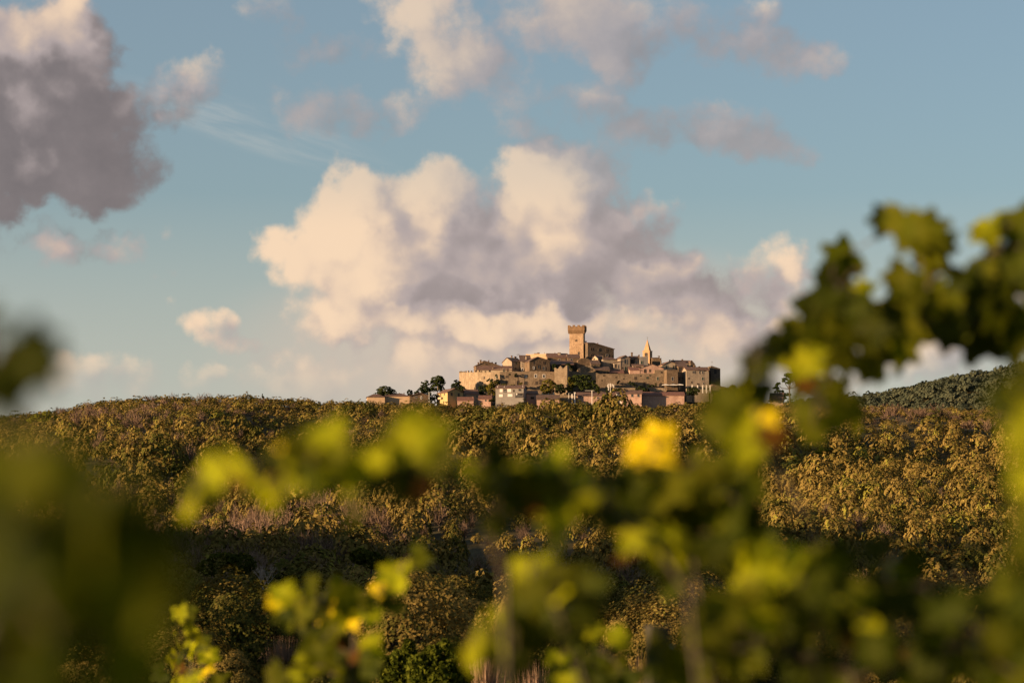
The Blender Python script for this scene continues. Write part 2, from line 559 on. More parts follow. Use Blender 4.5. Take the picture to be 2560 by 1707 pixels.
def np_mesh(name, v, f, smooth_shade=True):
    me = bpy.data.meshes.new(name)
    n, k = f.shape
    me.vertices.add(len(v)); me.loops.add(n * k); me.polygons.add(n)
    me.vertices.foreach_set('co', np.ascontiguousarray(v, np.float32).ravel())
    me.loops.foreach_set('vertex_index', np.ascontiguousarray(f, np.int32).ravel())
    me.polygons.foreach_set('loop_start', np.arange(0, n * k, k, dtype=np.int32))
    try:
        me.polygons.foreach_set('loop_total', np.full(n, k, np.int32))
    except Exception:
        pass
    if smooth_shade:
        me.polygons.foreach_set('use_smooth', np.ones(n, bool))
    me.update(calc_edges=True)
    return me


_xs = np.concatenate([np.linspace(-6000, -700, 12), np.linspace(-600, -330, 10), np.arange(-320, 331, 6.5), np.linspace(340, 600, 10), np.linspace(700, 6000, 12)])
_ys = np.concatenate([np.linspace(-4000, -60, 8), np.arange(-40, 60, 6), np.arange(60, 1540, 9), np.linspace(1560, 9000, 16)])
ground = link('ground', grid_mesh('ground', _xs, _ys, ground_z), M['earth'])
tag(ground, 'brown earth of the slope under the scrub and vines', kind='structure')

# ------------------------------------------------------------------ the town
TOWN = 'houses of the walled hill town'


def window(par, X, Z, w, h, style, y=0.0, side=None):
    """a window or door on a front wall; X, Z its middle in the wall's own metres"""
    def g(mb):
        return mb
    if style == 'arch':
        o = [(-w / 2, -h / 2), (w / 2, -h / 2)] + [(w / 2 * math.cos(a), h / 2 - w / 2 + w / 2 * math.sin(a)) for a in [i * math.pi / 8 for i in range(9)]]
        big = [(-w / 2 - .22, -h / 2), (w / 2 + .22, -h / 2)] + [((w / 2 + .22) * math.cos(a), h / 2 - w / 2 + (w / 2 + .22) * math.sin(a)) for a in [i * math.pi / 8 for i in range(9)]]
        fr = MB().prism([(X + p, Z + q) for p, q in big], y - .10, y + .05).build('doorway', M['stone'], par)
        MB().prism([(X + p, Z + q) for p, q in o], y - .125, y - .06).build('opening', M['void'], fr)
        return fr
    fw = .24 if style == 'white' else .14
    fm = M['white'] if style == 'white' else M['sur'] if style in ('dark', 'shut', 'green', 'blind') else M['brown']
    nm = 'door' if style == 'door' else 'loggia' if style == 'loggia' else 'window'
    fr = MB()
    x0, x1, z0, z1 = X - w / 2, X + w / 2, Z - h / 2, Z + h / 2
    if style == 'white':
        x0, x1, z0, z1 = x0 + fw * .6, x1 - fw * .6, z0 + fw * .6, z1 - fw * .6
    fr.box(x0 - fw, x0, y - .11, y + .05, z0 - fw, z1 + fw).box(x1, x1 + fw, y - .11, y + .05, z0 - fw, z1 + fw)
    fr.box(x0, x1, y - .11, y + .05, z1, z1 + fw).box(x0, x1, y - .16, y + .05, z0 - fw, z0)
    f = fr.build(nm, fm, par)
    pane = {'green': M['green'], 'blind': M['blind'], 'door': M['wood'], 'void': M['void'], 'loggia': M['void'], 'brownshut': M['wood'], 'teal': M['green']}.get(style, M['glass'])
    pn = {'green': 'shutter', 'blind': 'roller_blind', 'door': 'door_leaf', 'brownshut': 'shutter'}.get(style, 'pane')
    yy = y - .07 if style in ('green', 'blind', 'brownshut') else y - .03
    MB().box(x0 + .005, x1 - .005, yy, y + .04, z0 + .005, z1 - .005).build(pn, pane, f)
    if style in ('shut',):
        for s in (-1, 1):
            xa = x0 - fw - w * .42 if s < 0 else x1 + fw
            MB().box(xa, xa + w * .42, y - .09, y - .02, z0, z1).build('shutter', M['wood'], f)
    if style == 'loggia':
        rl = MB()
        for i in range(9):
            xx = x0 + (x1 - x0) * i / 8
            rl.box(xx - .03, xx + .03, y - .26, y - .20, z0, z0 + h * .45)
        rl.box(x0, x1, y - .27, y - .19, z0 + h * .45, z0 + h * .45 + .08)
        rl.build('railing', M['metal'], f)
    return f


def house(name, label, x0, x1, base, Y, top, yaw=0.0, depth=9.0, roof=None, wall='stone', tile='tile', wins=(), chims=(), cat='house', group=TOWN, over=.35, sidewins=(), deep=4.0, jag=0.0):
    """front face seen between pixel columns x0 and x1; top: eaves row, or the outline of the front as (column, row) points"""
    cx = (x0 + x1) / 2
    o = P(cx, base, Y)
    mpp = K * Y
    ca = math.cos(R(yaw))
    loc = Vector((o.x, Y, o.z))
    root = empty(name, loc, R(yaw))
    tag(root, label, cat, group)

    def lx(px):
        return (px - cx) * mpp / ca

    def lz(py):
        return P(cx, py, Y).z - o.z
    w0, w1 = lx(x0), lx(x1)
    tops = [(x0, top), (x1, top)] if not isinstance(top, (list, tuple)) else list(top)
    if jag:
        q = []
        rr = random.Random(hash(label) % 1000)
        rr = random.Random(len(label) * 7 + int(x0))
        for (a, b), (c, d) in zip(tops[:-1], tops[1:]):
            n = max(1, int((c - a) / 4))
            for i in range(n):
                q.append((a + (c - a) * i / n, b + (d - b) * i / n + rr.uniform(-jag, jag)))
        q.append(tops[-1])
        tops = q
    line = [(lx(a), lz(b)) for a, b in tops]
    mb = MB()
    outline = [(w0, -deep), (w1, -deep)] + line[::-1]
    zt = line[0][1]
    rd = depth
    if roof and roof[0] in ('side', 'hip'):
        zr = P(cx, roof[1], Y + depth / 2).z - o.z
        zr = max(zr, zt + .8)
        mb.prism(outline, 0, depth)
        if roof[0] == 'side':
            mb.add([(w0, .02, zt), (w1, .02, zt), (w1, depth - .02, zt), (w0, depth - .02, zt), (w0, depth / 2, zr - .12), (w1, depth / 2, zr - .12)],
                   [(0, 1, 5, 4), (2, 3, 4, 5), (0, 4, 3), (1, 2, 5), (0, 3, 2, 1)])
    elif roof and roof[0] == 'shed':
        zr = P(cx, roof[1], Y + depth).z - o.z
        mb.prism(outline, 0, depth)
        mb.add([(w0, .02, zt), (w1, .02, zt), (w1, depth, zt), (w0, depth, zt), (w0, depth, zr - .1), (w1, depth, zr - .1)],
               [(0, 1, 5, 4), (0, 4, 3), (1, 2, 5), (2, 3, 4, 5), (0, 3, 2, 1)])
    else:
        mb.prism(outline, 0, depth)
    mb.build('wall', M[wall], root)
    th = .28
    if roof and roof[0] == 'side':
        a, b = w0 - over, w1 + over
        s = (zr - zt) / (depth / 2)
        rb = MB()
        for sgn in (0, 1):
            ye = -over if not sgn else depth + over
            ze = zt - s * over
            rb.add([(a, ye, ze), (b, ye, ze), (b, depth / 2, zr), (a, depth / 2, zr), (a, ye, ze + th), (b, ye, ze + th), (b, depth / 2, zr + th), (a, depth / 2, zr + th)],
                   [(0, 3, 2, 1), (4, 5, 6, 7), (0, 1, 5, 4), (1, 2, 6, 5), (2, 3, 7, 6), (3, 0, 4, 7)])
        rt = rb.build('roof', M[tile], root)
    elif roof and roof[0] == 'hip':
        a, b, ins = w0 - over, w1 + over, min(depth / 2, (w1 - w0) * .42)
        rb = MB()
        rb.add([(a, -over, zt), (b, -over, zt), (b, depth + over, zt), (a, depth + over, zt), (a + ins, depth / 2, zr), (b - ins, depth / 2, zr)],
               [(0, 1, 5, 4), (1, 2, 5), (2, 3, 4, 5), (3, 0, 4), (0, 3, 2, 1)])
        rt = rb.build('roof', M[tile], root)
    elif roof and roof[0] == 'shed':
        a, b = w0 - over, w1 + over
        s = (zr - zt) / depth
        rb = MB()
        ye, ze = -over, zt - s * over
        rb.add([(a, ye, ze), (b, ye, ze), (b, depth, zr), (a, depth, zr), (a, ye, ze + th), (b, ye, ze + th), (b, depth, zr + th), (a, depth, zr + th)],
               [(0, 3, 2, 1), (4, 5, 6, 7), (0, 1, 5, 4), (1, 2, 6, 5), (2, 3, 7, 6), (3, 0, 4, 7)])
        rt = rb.build('roof', M[tile], root)
    elif roof and roof[0] == 'follow':
        rb = MB()
        for (ax, az_), (bx, bz) in zip(line[:-1], line[1:]):
            dx, dz = bx - ax, bz - az_
            ln = math.hypot(dx, dz)
            if abs(dx) < ln * .4:
                continue
            ux, uz = dx / ln, dz / ln
            ea, eb = (over if (ax, az_) == line[0] else 0.0), (over if (bx, bz) == line[-1] else 0.0)
            p0, p1 = (ax - ux * ea, az_ - uz * ea), (bx + ux * eb, bz + uz * eb)
            rb.prism([(p0[0], p0[1] + .01), (p1[0], p1[1] + .01), (p1[0], p1[1] + th), (p0[0], p0[1] + th)], -over, depth + over)
        rt = rb.build('roof', M[tile], root)
    for (px, py, w, h, st) in wins:
        window(root, lx(px), lz(py), w * mpp / ca, h * mpp, st)
    for c in chims:
        px, ytop, ybot, w = c[:4]
        yy = c[4] if len(c) > 4 else depth * .5
        if yy < 0:
            yy = depth * .5
        cw = w * mpp
        X, z1, z0 = lx(px), P(cx, ytop, Y + yy).z - o.z, P(cx, ybot, Y + yy).z - o.z - 1.0
        cm = MB().box(X - cw / 2, X + cw / 2, yy - cw / 2, yy + cw / 2, z0, z1 - .35)
        ch = cm.build('chimney', M[c[5] if len(c) > 5 else 'brown'], root)
        MB().box(X - cw * .66, X + cw * .66, yy - cw * .66, yy + cw * .66, z1 - .35, z1).build('chimney_cap', M['tile2'], ch)
    return root


def antenna(label, px, ytop, ybot, Y, arms=3):
    b = P(px, ybot, Y)
    h = P(px, ytop, Y).z - b.z
    r = tag(empty('roof_antenna', b), label, 'antenna', 'antennas on the roofs')
    MB().tube([(0, 0, 0), (0, 0, h)], .05).build('mast', M['iron'], r)
    a = MB()
    for i in range(arms):
        z = h * (.75 + .11 * i)
        a.box(-.7 + .12 * i, .7 - .12 * i, -.03, .03, z, z + .06)
    a.build('crossbars', M['iron'], r)


# --- great tower with its crown of merlons
def great_tower():
    Y = 1452
    base = P(1441, 905, Y)
    yaw = R(-11)
    t = tag(empty('castle_tower', Vector((base.x, Y, base.z)), yaw), 'tall square stone tower with battlements, highest thing in the town', 'tower')
    mp = K * Y
    z = lambda py: P(1441, py, Y).z - base.z
    w = 34.6 * mp / math.cos(yaw)
    d = 27 * mp
    h = w / 2
    sh = MB().frustum(-h - .15, h + .15, 0, d, -8, -h, h, .1, d - .1, z(826)).build('shaft', M['tower'], t)
    ov = 3.6 * mp
    pz0, pz1, pzt = z(826), z(817.2), z(812.8)
    par = MB()
    tk = 1.0
    par.box(-h - ov, h + ov, -ov, -ov + tk, pz0, pz1).box(-h - ov, h + ov, d + ov - tk, d + ov, pz0, pz1)
    par.box(-h - ov, -h - ov + tk, -ov + tk, d + ov - tk, pz0, pz1).box(h + ov - tk, h + ov, -ov + tk, d + ov - tk, pz0, pz1)
    par.box(-h - ov + tk, h + ov - tk, -ov + tk, d + ov - tk, pz0, pz0 + .6)
    pp = par.build('parapet', M['parapet'], t)
    W = 2 * (h + ov)
    # merlons: four along each face
    mw = 5.9 * mp
    for k in range(4):
        xx = -h - ov + (W - mw) * k / 3
        for yy in (-ov, d + ov - tk):
            MB().box(xx, xx + mw, yy, yy + tk, pz1 + .003, pzt + random.uniform(-.15, .1)).build('merlon', M['parapet'], pp)
    for k in range(1, 3):
        yy = -ov + (d + 2 * ov - mw) * k / 3
        for xx in (-h - ov, h + ov - tk):
            MB().box(xx, xx + tk, yy, yy + mw, pz1 + .003, pzt + random.uniform(-.1, .1)).build('merlon', M['parapet'], pp)
    # corbels carrying the parapet, dark gaps between them
    cz0 = z(834)
    n = 10
    for k in range(n):
        xx = -h - ov + .1 + (W - .2 - 1.0) * k / (n - 1)
        MB().add([], [])
        c = MB().prism([(0, pz0 - .003), (0, cz0), (ov * .98 + .1, pz0 - .003)], 0, .95)
        me = c.mesh('corbel')
        o = link('corbel', me, M['parapet'], t)
        # wedge turned so that it leans out over the front
        o.rotation_euler = (0, 0, R(-90))
        o.location = (xx, 0.0, 0)
        if k not in (0, n - 1):
            o2 = link('corbel', me, None, t); o2.rotation_euler = (0, 0, R(90)); o2.location = (xx + .95, d, 0)
    for k in range(8):
        yy = .3 + (d - .6 - .95) * k / 7
        c = MB().prism([(0, pz0 - .003), (0, cz0), (ov * .98 + .1, pz0 - .003)], 0, .95)
        o = link('corbel', c.mesh('corbel'), M['parapet'], t); o.location = (h, yy, 0)
        o = link('corbel', c.mesh('corbel'), M['parapet'], t); o.location = (-h, yy + .95, 0); o.rotation_euler = (0, 0, R(180))
    # small arched gaps under the parapet
    arch = MB()
    for k in range(n - 1):
        xx = -h - ov + .1 + (W - 1.2) * (k + .5) / (n - 1) + .5
        arch.box(xx - .42, xx + .42, -.06, .05, z(833), z(826.6))
    arch.build('machicolation_gap', M['void'], t)
    window(t, (1440.5 - 1441) * mp, z(851), .75, .75, 'void', y=.03)
    window(t, (1446.4 - 1441) * mp, z(883), 2.6 * mp, 6 * mp, 'arch', y=-.05)


great_tower()


def bell_tower():
    Y = 1445
    cx = 1615.5
    b = P(cx, 912, Y)
    yaw = R(-24)
    t = tag(empty('bell_tower', Vector((b.x, Y, b.z)), yaw), 'slim orange church bell tower with a pointed pyramid spire', 'bell tower')
    mp = K * Y
    z = lambda py: P(cx, py, Y).z - b.z
    w = 17.0 * mp / math.cos(yaw)
    d = w * 1.0
    h = w / 2
    MB().box(-h, h, 0, d, -6, z(877.6)).build('shaft', M['bell'], t)
    MB().box(-h - .22, h + .22, -.22, d + .22, z(877.6), z(876.4)).build('cornice', M['bell'], t)
    i = .45
    MB().add([], [])
    sp = MB()
    zt = z(847.3)
    sp.add([(-h + i, i, z(876.4)), (h - i, i, z(876.4)), (h - i, d - i, z(876.4)), (-h + i, d - i, z(876.4)), (0, d / 2, zt)],
           [(0, 1, 4), (1, 2, 4), (2, 3, 4), (3, 0, 4), (0, 3, 2, 1)])
    sp.build('spire', M['bell'], t)
    c = MB().box(-.06, .06, d / 2 - .06, d / 2 + .06, zt - .3, z(841)).box(-.45, .45, d / 2 - .06, d / 2 + .06, z(843.2), z(842.6))
    c.build('cross', M['iron'], t)
    for s in (-1, 1):
        window(t, s * 1.9 * mp, z(886.4), 3.2 * mp, 8.5 * mp, 'arch')
    for py in (885, 896.7):
        o = MB().box(h - .04, h + .05, d * .38, d * .62, z(py) - .8, z(py) + .8).build('opening', M['void'], t)


bell_tower()


# --- fortified walls
def bastion():
    """rounded pale wall at the left end of the town with a row of battlements"""
    pts = [(1147.8, 1446), (1154, 1434), (1165, 1424), (1182, 1417), (1205, 1411), (1228, 1407), (1250, 1405)]
    topy = [931.8, 931.4, 930.8, 930.2, 929.6, 930.6, 931]
    t = tag(empty('town_wall', P(1195, 985, 1410)), 'pale rounded bastion wall with battlements at the left end of the town', 'town wall')
    o = t.location
    w3 = [P(a, 985, y) - o for a, y in pts]
    zt = [P(a, q, y).z - o.z for (a, y), q in zip(pts, topy)]
    mb = MB()
    n = len(pts)
    vs = []
    for p, q in zip(w3, zt):
        vs += [(p.x, p.y, -6), (p.x, p.y, q), (p.x + 1.2, p.y + 3.0, q), (p.x + 1.2, p.y + 3.0, -6)]
    fs = []
    for i in range(n - 1):
        for k in range(4):
            fs.append((4 * i + k, 4 * i + 4 + k, 4 * i + 4 + (k + 1) % 4, 4 * i + (k + 1) % 4)[::-1])
    fs += [(0, 1, 2, 3), tuple(4 * (n - 1) + k for k in (3, 2, 1, 0))]
    mb.add(vs, fs)
    mb.build('wall', M['pale'], t)
    # battlements
    for k in range(9):
        f = k / 8 * 3.6
        i = min(int(f), n - 2); g = f - i
        p = w3[i].lerp(w3[i + 1], g); q = zt[i] + (zt[i + 1] - zt[i]) * g
        dr = (w3[i + 1] - w3[i]); a = math.atan2(dr.y, dr.x)
        mm = MB().box(-.48, .48, .003, .8, .003, random.uniform(.7, 1.05)).build('merlon', M['pale'], t)
        mm.location = (p.x, p.y, q); mm.rotation_euler = (0, 0, a)
    sub = empty('facade', Vector((0, 0, 0)))
    bpy.data.objects.remove(sub)
    for px, py, w, h, st in ((1210.6, 944.5, 3, 5, 'void'), (1194.4, 956.7, 5, 4.5, 'dark'), (1224, 946, 1.5, 2, 'void'), (1241.7, 942.5, 5.5, 7, 'green')):
        i = max(j for j in range(n - 1) if pts[j][0] <= px)
        g = (px - pts[i][0]) / (pts[i + 1][0] - pts[i][0])
        Yw = pts[i][1] + (pts[i + 1][1] - pts[i][1]) * g
        p = P(px, py, Yw) - o
        dr = (w3[i + 1] - w3[i])
        f = window(t, 0, 0, w * K * Yw, h * K * Yw, st)
        f.location = (p.x, p.y, p.z); f.rotation_euler = (0, 0, math.atan2(dr.y, dr.x))


bastion()

house('town_wall', 'long windowed rampart between the bastion and the small swallow-tailed turret', 1249, 1388, 984, 1405,
      [(1249, 929.5), (1275, 928), (1300, 929), (1340, 927), (1370, 928.5), (1388, 929)], yaw=3, depth=6, wall='stone', jag=.35, cat='town wall', group='ramparts of the hill town',
      wins=[(1267, 942, 6, 5, 'brownshut'), (1292, 940, 6, 7, 'void'), (1314.7, 941.3, 4.5, 6, 'white'), (1339, 939.7, 6.5, 8, 'white'), (1360, 940, 6.5, 8.5, 'white'),
            (1266.7, 956, 5, 9.5, 'door'), (1294.9, 957, 5, 10, 'door'), (1314.5, 957.5, 7, 9.5, 'arch'), (1341.3, 957, 5, 8, 'brownshut'), (1351.7, 954.6, 5.5, 12, 'door')])
house('turret', 'small square wall turret with three swallow-tailed battlements', 1386, 1418, 986, 1400,
      [(1386, 919.5), (1389, 918.5), (1392, 921.5), (1395.5, 921.5), (1398, 917), (1401.5, 914.2), (1404, 917.5), (1406, 920.5), (1409, 920.5), (1412, 917), (1415, 914), (1418, 913)],
      yaw=-10, depth=7, wall='pale', cat='turret', group='ramparts of the hill town')
house('town_wall', 'long stained rampart right of the turret, pierced by odd windows and an archway', 1419, 1667, 986, 1408,
      [(1419, 928), (1450, 929.5), (1490, 932), (1500, 935), (1530, 934), (1560, 934.5), (1600, 934), (1637, 932.5), (1637.5, 924), (1667, 923.5)], yaw=5, depth=6, wall='stone', jag=.3,
      cat='town wall', group='ramparts of the hill town',
      wins=[(1559.4, 947, 2, 3, 'void'), (1588.7, 944.8, 4.5, 6.5, 'brownshut'), (1619, 943.7, 4, 5, 'teal'), (1645.5, 945.8, 4.5, 8.5, 'green'), (1612, 960.7, 5, 12.5, 'door'), (1653, 962.3, 10.5, 12, 'arch'),
            (1510, 939, 3, 3, 'void'), (1655, 930, 3, 4, 'void'), (1602, 939, 2.4, 2.4, 'void'), (1626, 938, 2.6, 2.6, 'void'), (1540, 943, 2, 2.5, 'void'), (1504.5, 951, 2, 3, 'void')])
house('rampart_house', 'square grey-brown stone block of the ramparts with a pedimented window over an archway', 1667, 1695, 986, 1402, 924.5, yaw=6, depth=9, wall='brown', cat='house',
      wins=[(1681.6, 947, 5, 8.5, 'dark'), (1682.7, 963.2, 8.5, 12, 'arch')], jag=.2)
house('town_wall', 'plain stone rampart stretch with one window between the square block and the long eaves', 1695, 1718, 986, 1410, [(1695, 932.5), (1718, 930)], yaw=5, depth=6, wall='stone', jag=.4,
      cat='town wall', group='ramparts of the hill town', wins=[(1698.6, 947, 4.5, 9, 'brownshut'), (1707, 945, 1.6, 4, 'void'), (1712, 950, 1.6, 5, 'void')])
house('stone_house', 'long grey-brown house on the rampart with a sloping tiled eave and shuttered windows', 1716, 1773, 988, 1404, [(1716, 925), (1773, 928.5)], yaw=9, depth=11, wall='greige',
      roof=('side', 918.3), wins=[(1735.2, 930.5, 3.6, 6.5, 'shut'), (1749, 931, 2.6, 6.5, 'dark'), (1757.5, 931, 3.6, 6.5, 'dark'), (1757, 946.6, 4.5, 6.5, 'green'), (1745, 963, 3.6, 9, 'door'), (1759, 958.5, 3, 4, 'dark'),
                                  (1722, 946, 2, 3, 'void'), (1729, 956, 2, 3, 'void')],
      chims=[(1742.5, 913, 919, 4.5), (1752, 917, 920, 3), (1754.5, 915.5, 920, 3)])
house('end_tower', 'tall roofless grey stone house closing the right end of the town', 1777, 1801.5, 990, 1412, [(1777, 915.3), (1780, 914.6), (1801.5, 921)], yaw=12, depth=12, wall='dark', jag=.15,
      wins=[(1788.5, 929, 7, 11, 'void')], cat='house')
house('stone_house', 'low tiled house squeezed against the tall roofless end house', 1757, 1777, 945, 1424, 926, yaw=8, depth=7, wall='greige', roof=('side', 920.3), chims=[(1768, 920, 923, 3)])

# --- upper houses, left to right
house('stone_house', 'dark brown gabled house with a stepped roof above the left bastion', 1189.6, 1254.5, 935, 1430,
      [(1189.6, 914.2), (1203, 909), (1206.5, 908), (1207, 903.4), (1211, 902.6), (1230, 908), (1254.5, 916)], yaw=8, depth=10, wall='brown', roof=('follow',), tile='tile2',
      wins=[(1215.3, 911, 3, 3.5, 'void'), (1203.5, 917, 2, 5, 'void')],
      chims=[(1198, 905.8, 911, 3.4, 4), (1201.8, 900, 915, 4, -.9 + 1.4), (1224, 900.2, 907, 2.3, 4), (1232.7, 905, 909, 3, 4, 'pale'), (1241.7, 905.5, 912, 3.6, 4, 'pale')])
house('row_house', 'long low row with a thin tiled roof and a green door behind the bastion battlements', 1194, 1280, 940, 1418, [(1194, 924.5), (1280, 921.5)], yaw=2, depth=8, wall='cream', tile='tile',
      roof=('side', 915.5), wins=[(1224, 927, 3, 4.5, 'void'), (1260, 926, 4.6, 9, 'green'), (1268.8, 925, 3.6, 5.5, 'brownshut'), (1203, 929, 2, 3, 'void'), (1213, 929, 2, 3, 'void')], chims=[(1231.7, 917, 926, 2.2, 1.0, 'pale'), (1253, 918, 923, 2, 2, 'pale')])
house('stone_house', 'patchy plastered house with a sunlit cream gable at its left and green shutters', 1279.5, 1304, 940, 1426, [(1279.5, 904.5), (1304, 903)], yaw=34, depth=10, wall='greige',
      roof=('side', 895.6), tile='tile2', wins=[(1291, 908, 5, 6, 'green'), (1288.5, 920.6, 5.5, 5.5, 'dark')], chims=[(1291, 889, 897, 2.6, 5), (1300, 891, 897, 4, 5, 'pale')])
house('stone_house', 'narrow patched house under a white concrete roof slab beside the big brown gable', 1303, 1325, 940, 1422, 903, yaw=4, depth=8, wall='greige', roof=('shed', 889), tile='tile2',
      wins=[(1306, 923.8, 4.6, 7.5, 'white'), (1316.6, 910.5, 3.2, 4.6, 'void'), (1311.5, 924, 3.4, 4, 'void'), (1319, 923.5, 2.4, 2.4, 'void')], chims=[(1315.5, 889.5, 899, 2.4, 2, 'cream')], over=.8)
house('stone_house', 'big brown rubble house with a broad gable and one white window above the rampart', 1323.5, 1375, 940, 1414, [(1323.5, 904), (1344, 892.6), (1375, 901.5)], yaw=16, depth=14, wall='brown', roof=('follow',), tile='tile2',
      wins=[(1332.6, 906.8, 2.6, 5.5, 'brownshut'), (1359.7, 906.8, 3.2, 6, 'brownshut'), (1360, 921, 4.2, 8, 'shut'), (1334.5, 920, 3.5, 7, 'white'), (1347, 917, 4, 8, 'sur')])
house('roof_terrace', 'sunlit orange parapet of a flat roof high on the left of the tower', 1314.5, 1371, 905, 1446, [(1314.5, 884.3), (1323, 885.3), (1335, 884.6), (1371, 885)], yaw=-14, depth=9, wall='orange',
      chims=[(1337, 883, 887, 5, 2), (1344, 881.5, 887, 4.2, 2), (1361, 881.5, 886, 1.2, .5, 'cream')])
house('stone_house', 'wide tiled house with three small windows left of the tower foot', 1369, 1420, 925, 1436, 893.5, yaw=4, depth=12, wall='brown', roof=('side', 884.2), tile='tile', group=TOWN,
      wins=[(1380.5, 900, 4.6, 5, 'dark'), (1398.5, 900, 5, 5.2, 'dark'), (1416, 899, 4, 3.5, 'sur')], chims=[(1399.5, 881.5, 886, 6, 4, 'sur'), (1389.5, 881, 885, 1.4, 6), (1417.5, 885, 890, 1.8, 2, 'sur')])
house('stone_house', 'tiled house directly below the tower with a single dark window', 1420, 1449.5, 925, 1433, 894.6, yaw=5, depth=10, wall='brown', roof=('side', 886.5), tile='tile2',
      wins=[(1428.3, 899.6, 5, 6, 'dark')])
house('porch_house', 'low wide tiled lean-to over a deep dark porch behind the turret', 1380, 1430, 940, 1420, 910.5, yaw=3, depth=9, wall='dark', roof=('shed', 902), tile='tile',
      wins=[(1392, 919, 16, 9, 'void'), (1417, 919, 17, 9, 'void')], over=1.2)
house('castle_palace', 'dark castle palace with a long sloping roofline joined to the tower', 1469, 1535.5, 910, 1450, [(1469, 858.3), (1484, 858.2), (1535.5, 872)], yaw=18, depth=11, wall='dark', roof=('follow',), tile='tile2', cat='palace',
      wins=[(1478.8, 873.5, 4, 6, 'void'), (1498, 875, 3.6, 7, 'arch'), (1516.5, 875, 3.2, 4.4, 'brownshut'), (1518, 888, 5.6, 5.4, 'dark'), (1478, 889, 3.6, 5, 'void'), (1498.5, 887, 5, 3, 'sur'), (1530, 890, 3, 3, 'void')],
      chims=[(1498.5, 857.5, 863, 2.0, 3, 'sur')], over=.5)
house('castle_annexe', 'narrow dark stone link with a chimney between tower and palace', 1462.5, 1470, 910, 1453, 858.2, yaw=2, depth=9, wall='dark', cat='annexe', chims=[(1465.5, 852.5, 860, 3, 2)], deep=6)
house('rubble_gable', 'rounded ruined rubble wall below the palace', 1443.5, 1479.5, 940, 1424, [(1443.5, 909), (1446, 900), (1452, 896), (1459, 895), (1470, 896.5), (1478, 900), (1479.5, 908)], yaw=10, depth=5, wall='brown', jag=.5, cat='ruin', group=None)
house('rubble_gable', 'lower ruined rubble gable with patches of white plaster behind the rampart', 1444, 1490, 940, 1415, [(1444, 925), (1452, 918), (1462, 913.5), (1470, 912.6), (1480, 917), (1490, 925)], yaw=6, depth=5, wall='stone', jag=.4, cat='ruin', group=None,
      wins=[(1479.5, 924, 2, 3, 'void')])
house('cottage', 'small cream gabled cottage lit by the sun below the palace', 1479.5, 1494.8, 925, 1430, [(1479.5, 899), (1487, 889.2), (1494.8, 897)], yaw=-26, depth=8, wall='cream', roof=('follow',), tile='tile2', over=.2,
      wins=[(1485.7, 897.8, 3, 3.6, 'arch'), (1491.4, 902.6, 2, 5, 'void'), (1482, 893.5, 1.2, 1.2, 'void')])
house('cottage', 'narrow cream house with two little windows under a brown roof right of the gabled cottage', 1494.8, 1506, 925, 1432, 895.6, yaw=4, depth=8, wall='cream', roof=('side', 889), tile='tile2',
      wins=[(1500, 901.5, 3, 4.5, 'brownshut'), (1500, 911.5, 2.6, 3, 'brownshut')])
house('stone_house', 'square house with a red hipped roof and a wide shuttered window below the palace', 1508, 1543, 935, 1426, 898.6, yaw=12, depth=9, wall='greige', roof=('hip', 892.8), tile='tile',
      wins=[(1526.5, 910.5, 4, 5.6, 'dark'), (1532, 910.5, 4, 5.6, 'shut')], over=.6, chims=[(1508.5, 888.5, 895, 1.4, 1, 'pale'), (1524, 889.5, 894, 1.6, 4)])
house('lean_to', 'brown lean-to porch on posts right of the hipped roof', 1534, 1552, 935, 1421, [(1534, 907), (1552, 903)], yaw=2, depth=6, wall='greige', roof=('follow',), tile='tile2', wins=[(1539, 915, 4, 9, 'void'), (1546, 917, 3, 10, 'dark')], cat='lean-to')
house('shed_roof', 'dark old tiled roof low among the ruins with broken edges', 1478, 1500, 930, 1419, 910, yaw=6, depth=7, wall='dark', roof=('shed', 901.5), tile='tile2', wins=[(1489, 915, 6, 5, 'void')])
house('shed_roof', 'wide dark tiled shed roof just behind the rampart top', 1488, 1524, 936, 1414, [(1488, 925), (1524, 926)], yaw=4, depth=8, wall='dark', roof=('shed', 916), tile='tile2', wins=[(1494, 930, 6, 5, 'void'), (1510, 932, 4.5, 4, 'void'), (1522, 932, 4.5, 4, 'void')])
house('shed_roof', 'low bright red tiled roof just above the rampart', 1524, 1559, 940, 1413, 932.2, yaw=2, depth=7, wall='dark', roof=('shed', 925.5), tile='tile3', wins=[(1534, 935, 6, 2.5, 'void'), (1548, 935, 6, 2.5, 'void')])
house('stone_house', 'tall gabled stone house with one long dark window over a green door', 1551.5, 1575.5, 940, 1422, [(1551.5, 896.3), (1563.5, 888.9), (1575.5, 895.6)], yaw=16, depth=11, wall='greige', roof=('follow',), tile='tile2',
      wins=[(1563.6, 903.7, 6, 11.5, 'dark'), (1564.3, 922.2, 6, 11, 'green'), (1556, 920, 2, 4, 'void')], chims=[(1571, 888, 893, 2.4, 5)])
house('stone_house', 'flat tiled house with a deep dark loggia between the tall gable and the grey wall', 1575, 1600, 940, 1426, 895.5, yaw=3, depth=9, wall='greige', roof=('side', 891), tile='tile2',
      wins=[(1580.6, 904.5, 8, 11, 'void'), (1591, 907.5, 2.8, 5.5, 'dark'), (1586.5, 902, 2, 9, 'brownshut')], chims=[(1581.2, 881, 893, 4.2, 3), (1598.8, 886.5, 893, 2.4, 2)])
house('stone_house', 'plain grey plastered house wall with one dark green door below the bell tower', 1600, 1620.5, 940, 1424, [(1600, 892), (1618, 891), (1620.5, 889)], yaw=8, depth=8, wall='grey',
      wins=[(1604.6, 906.2, 5, 8, 'green')], chims=[(1597, 889, 893, 1.8, 1)])
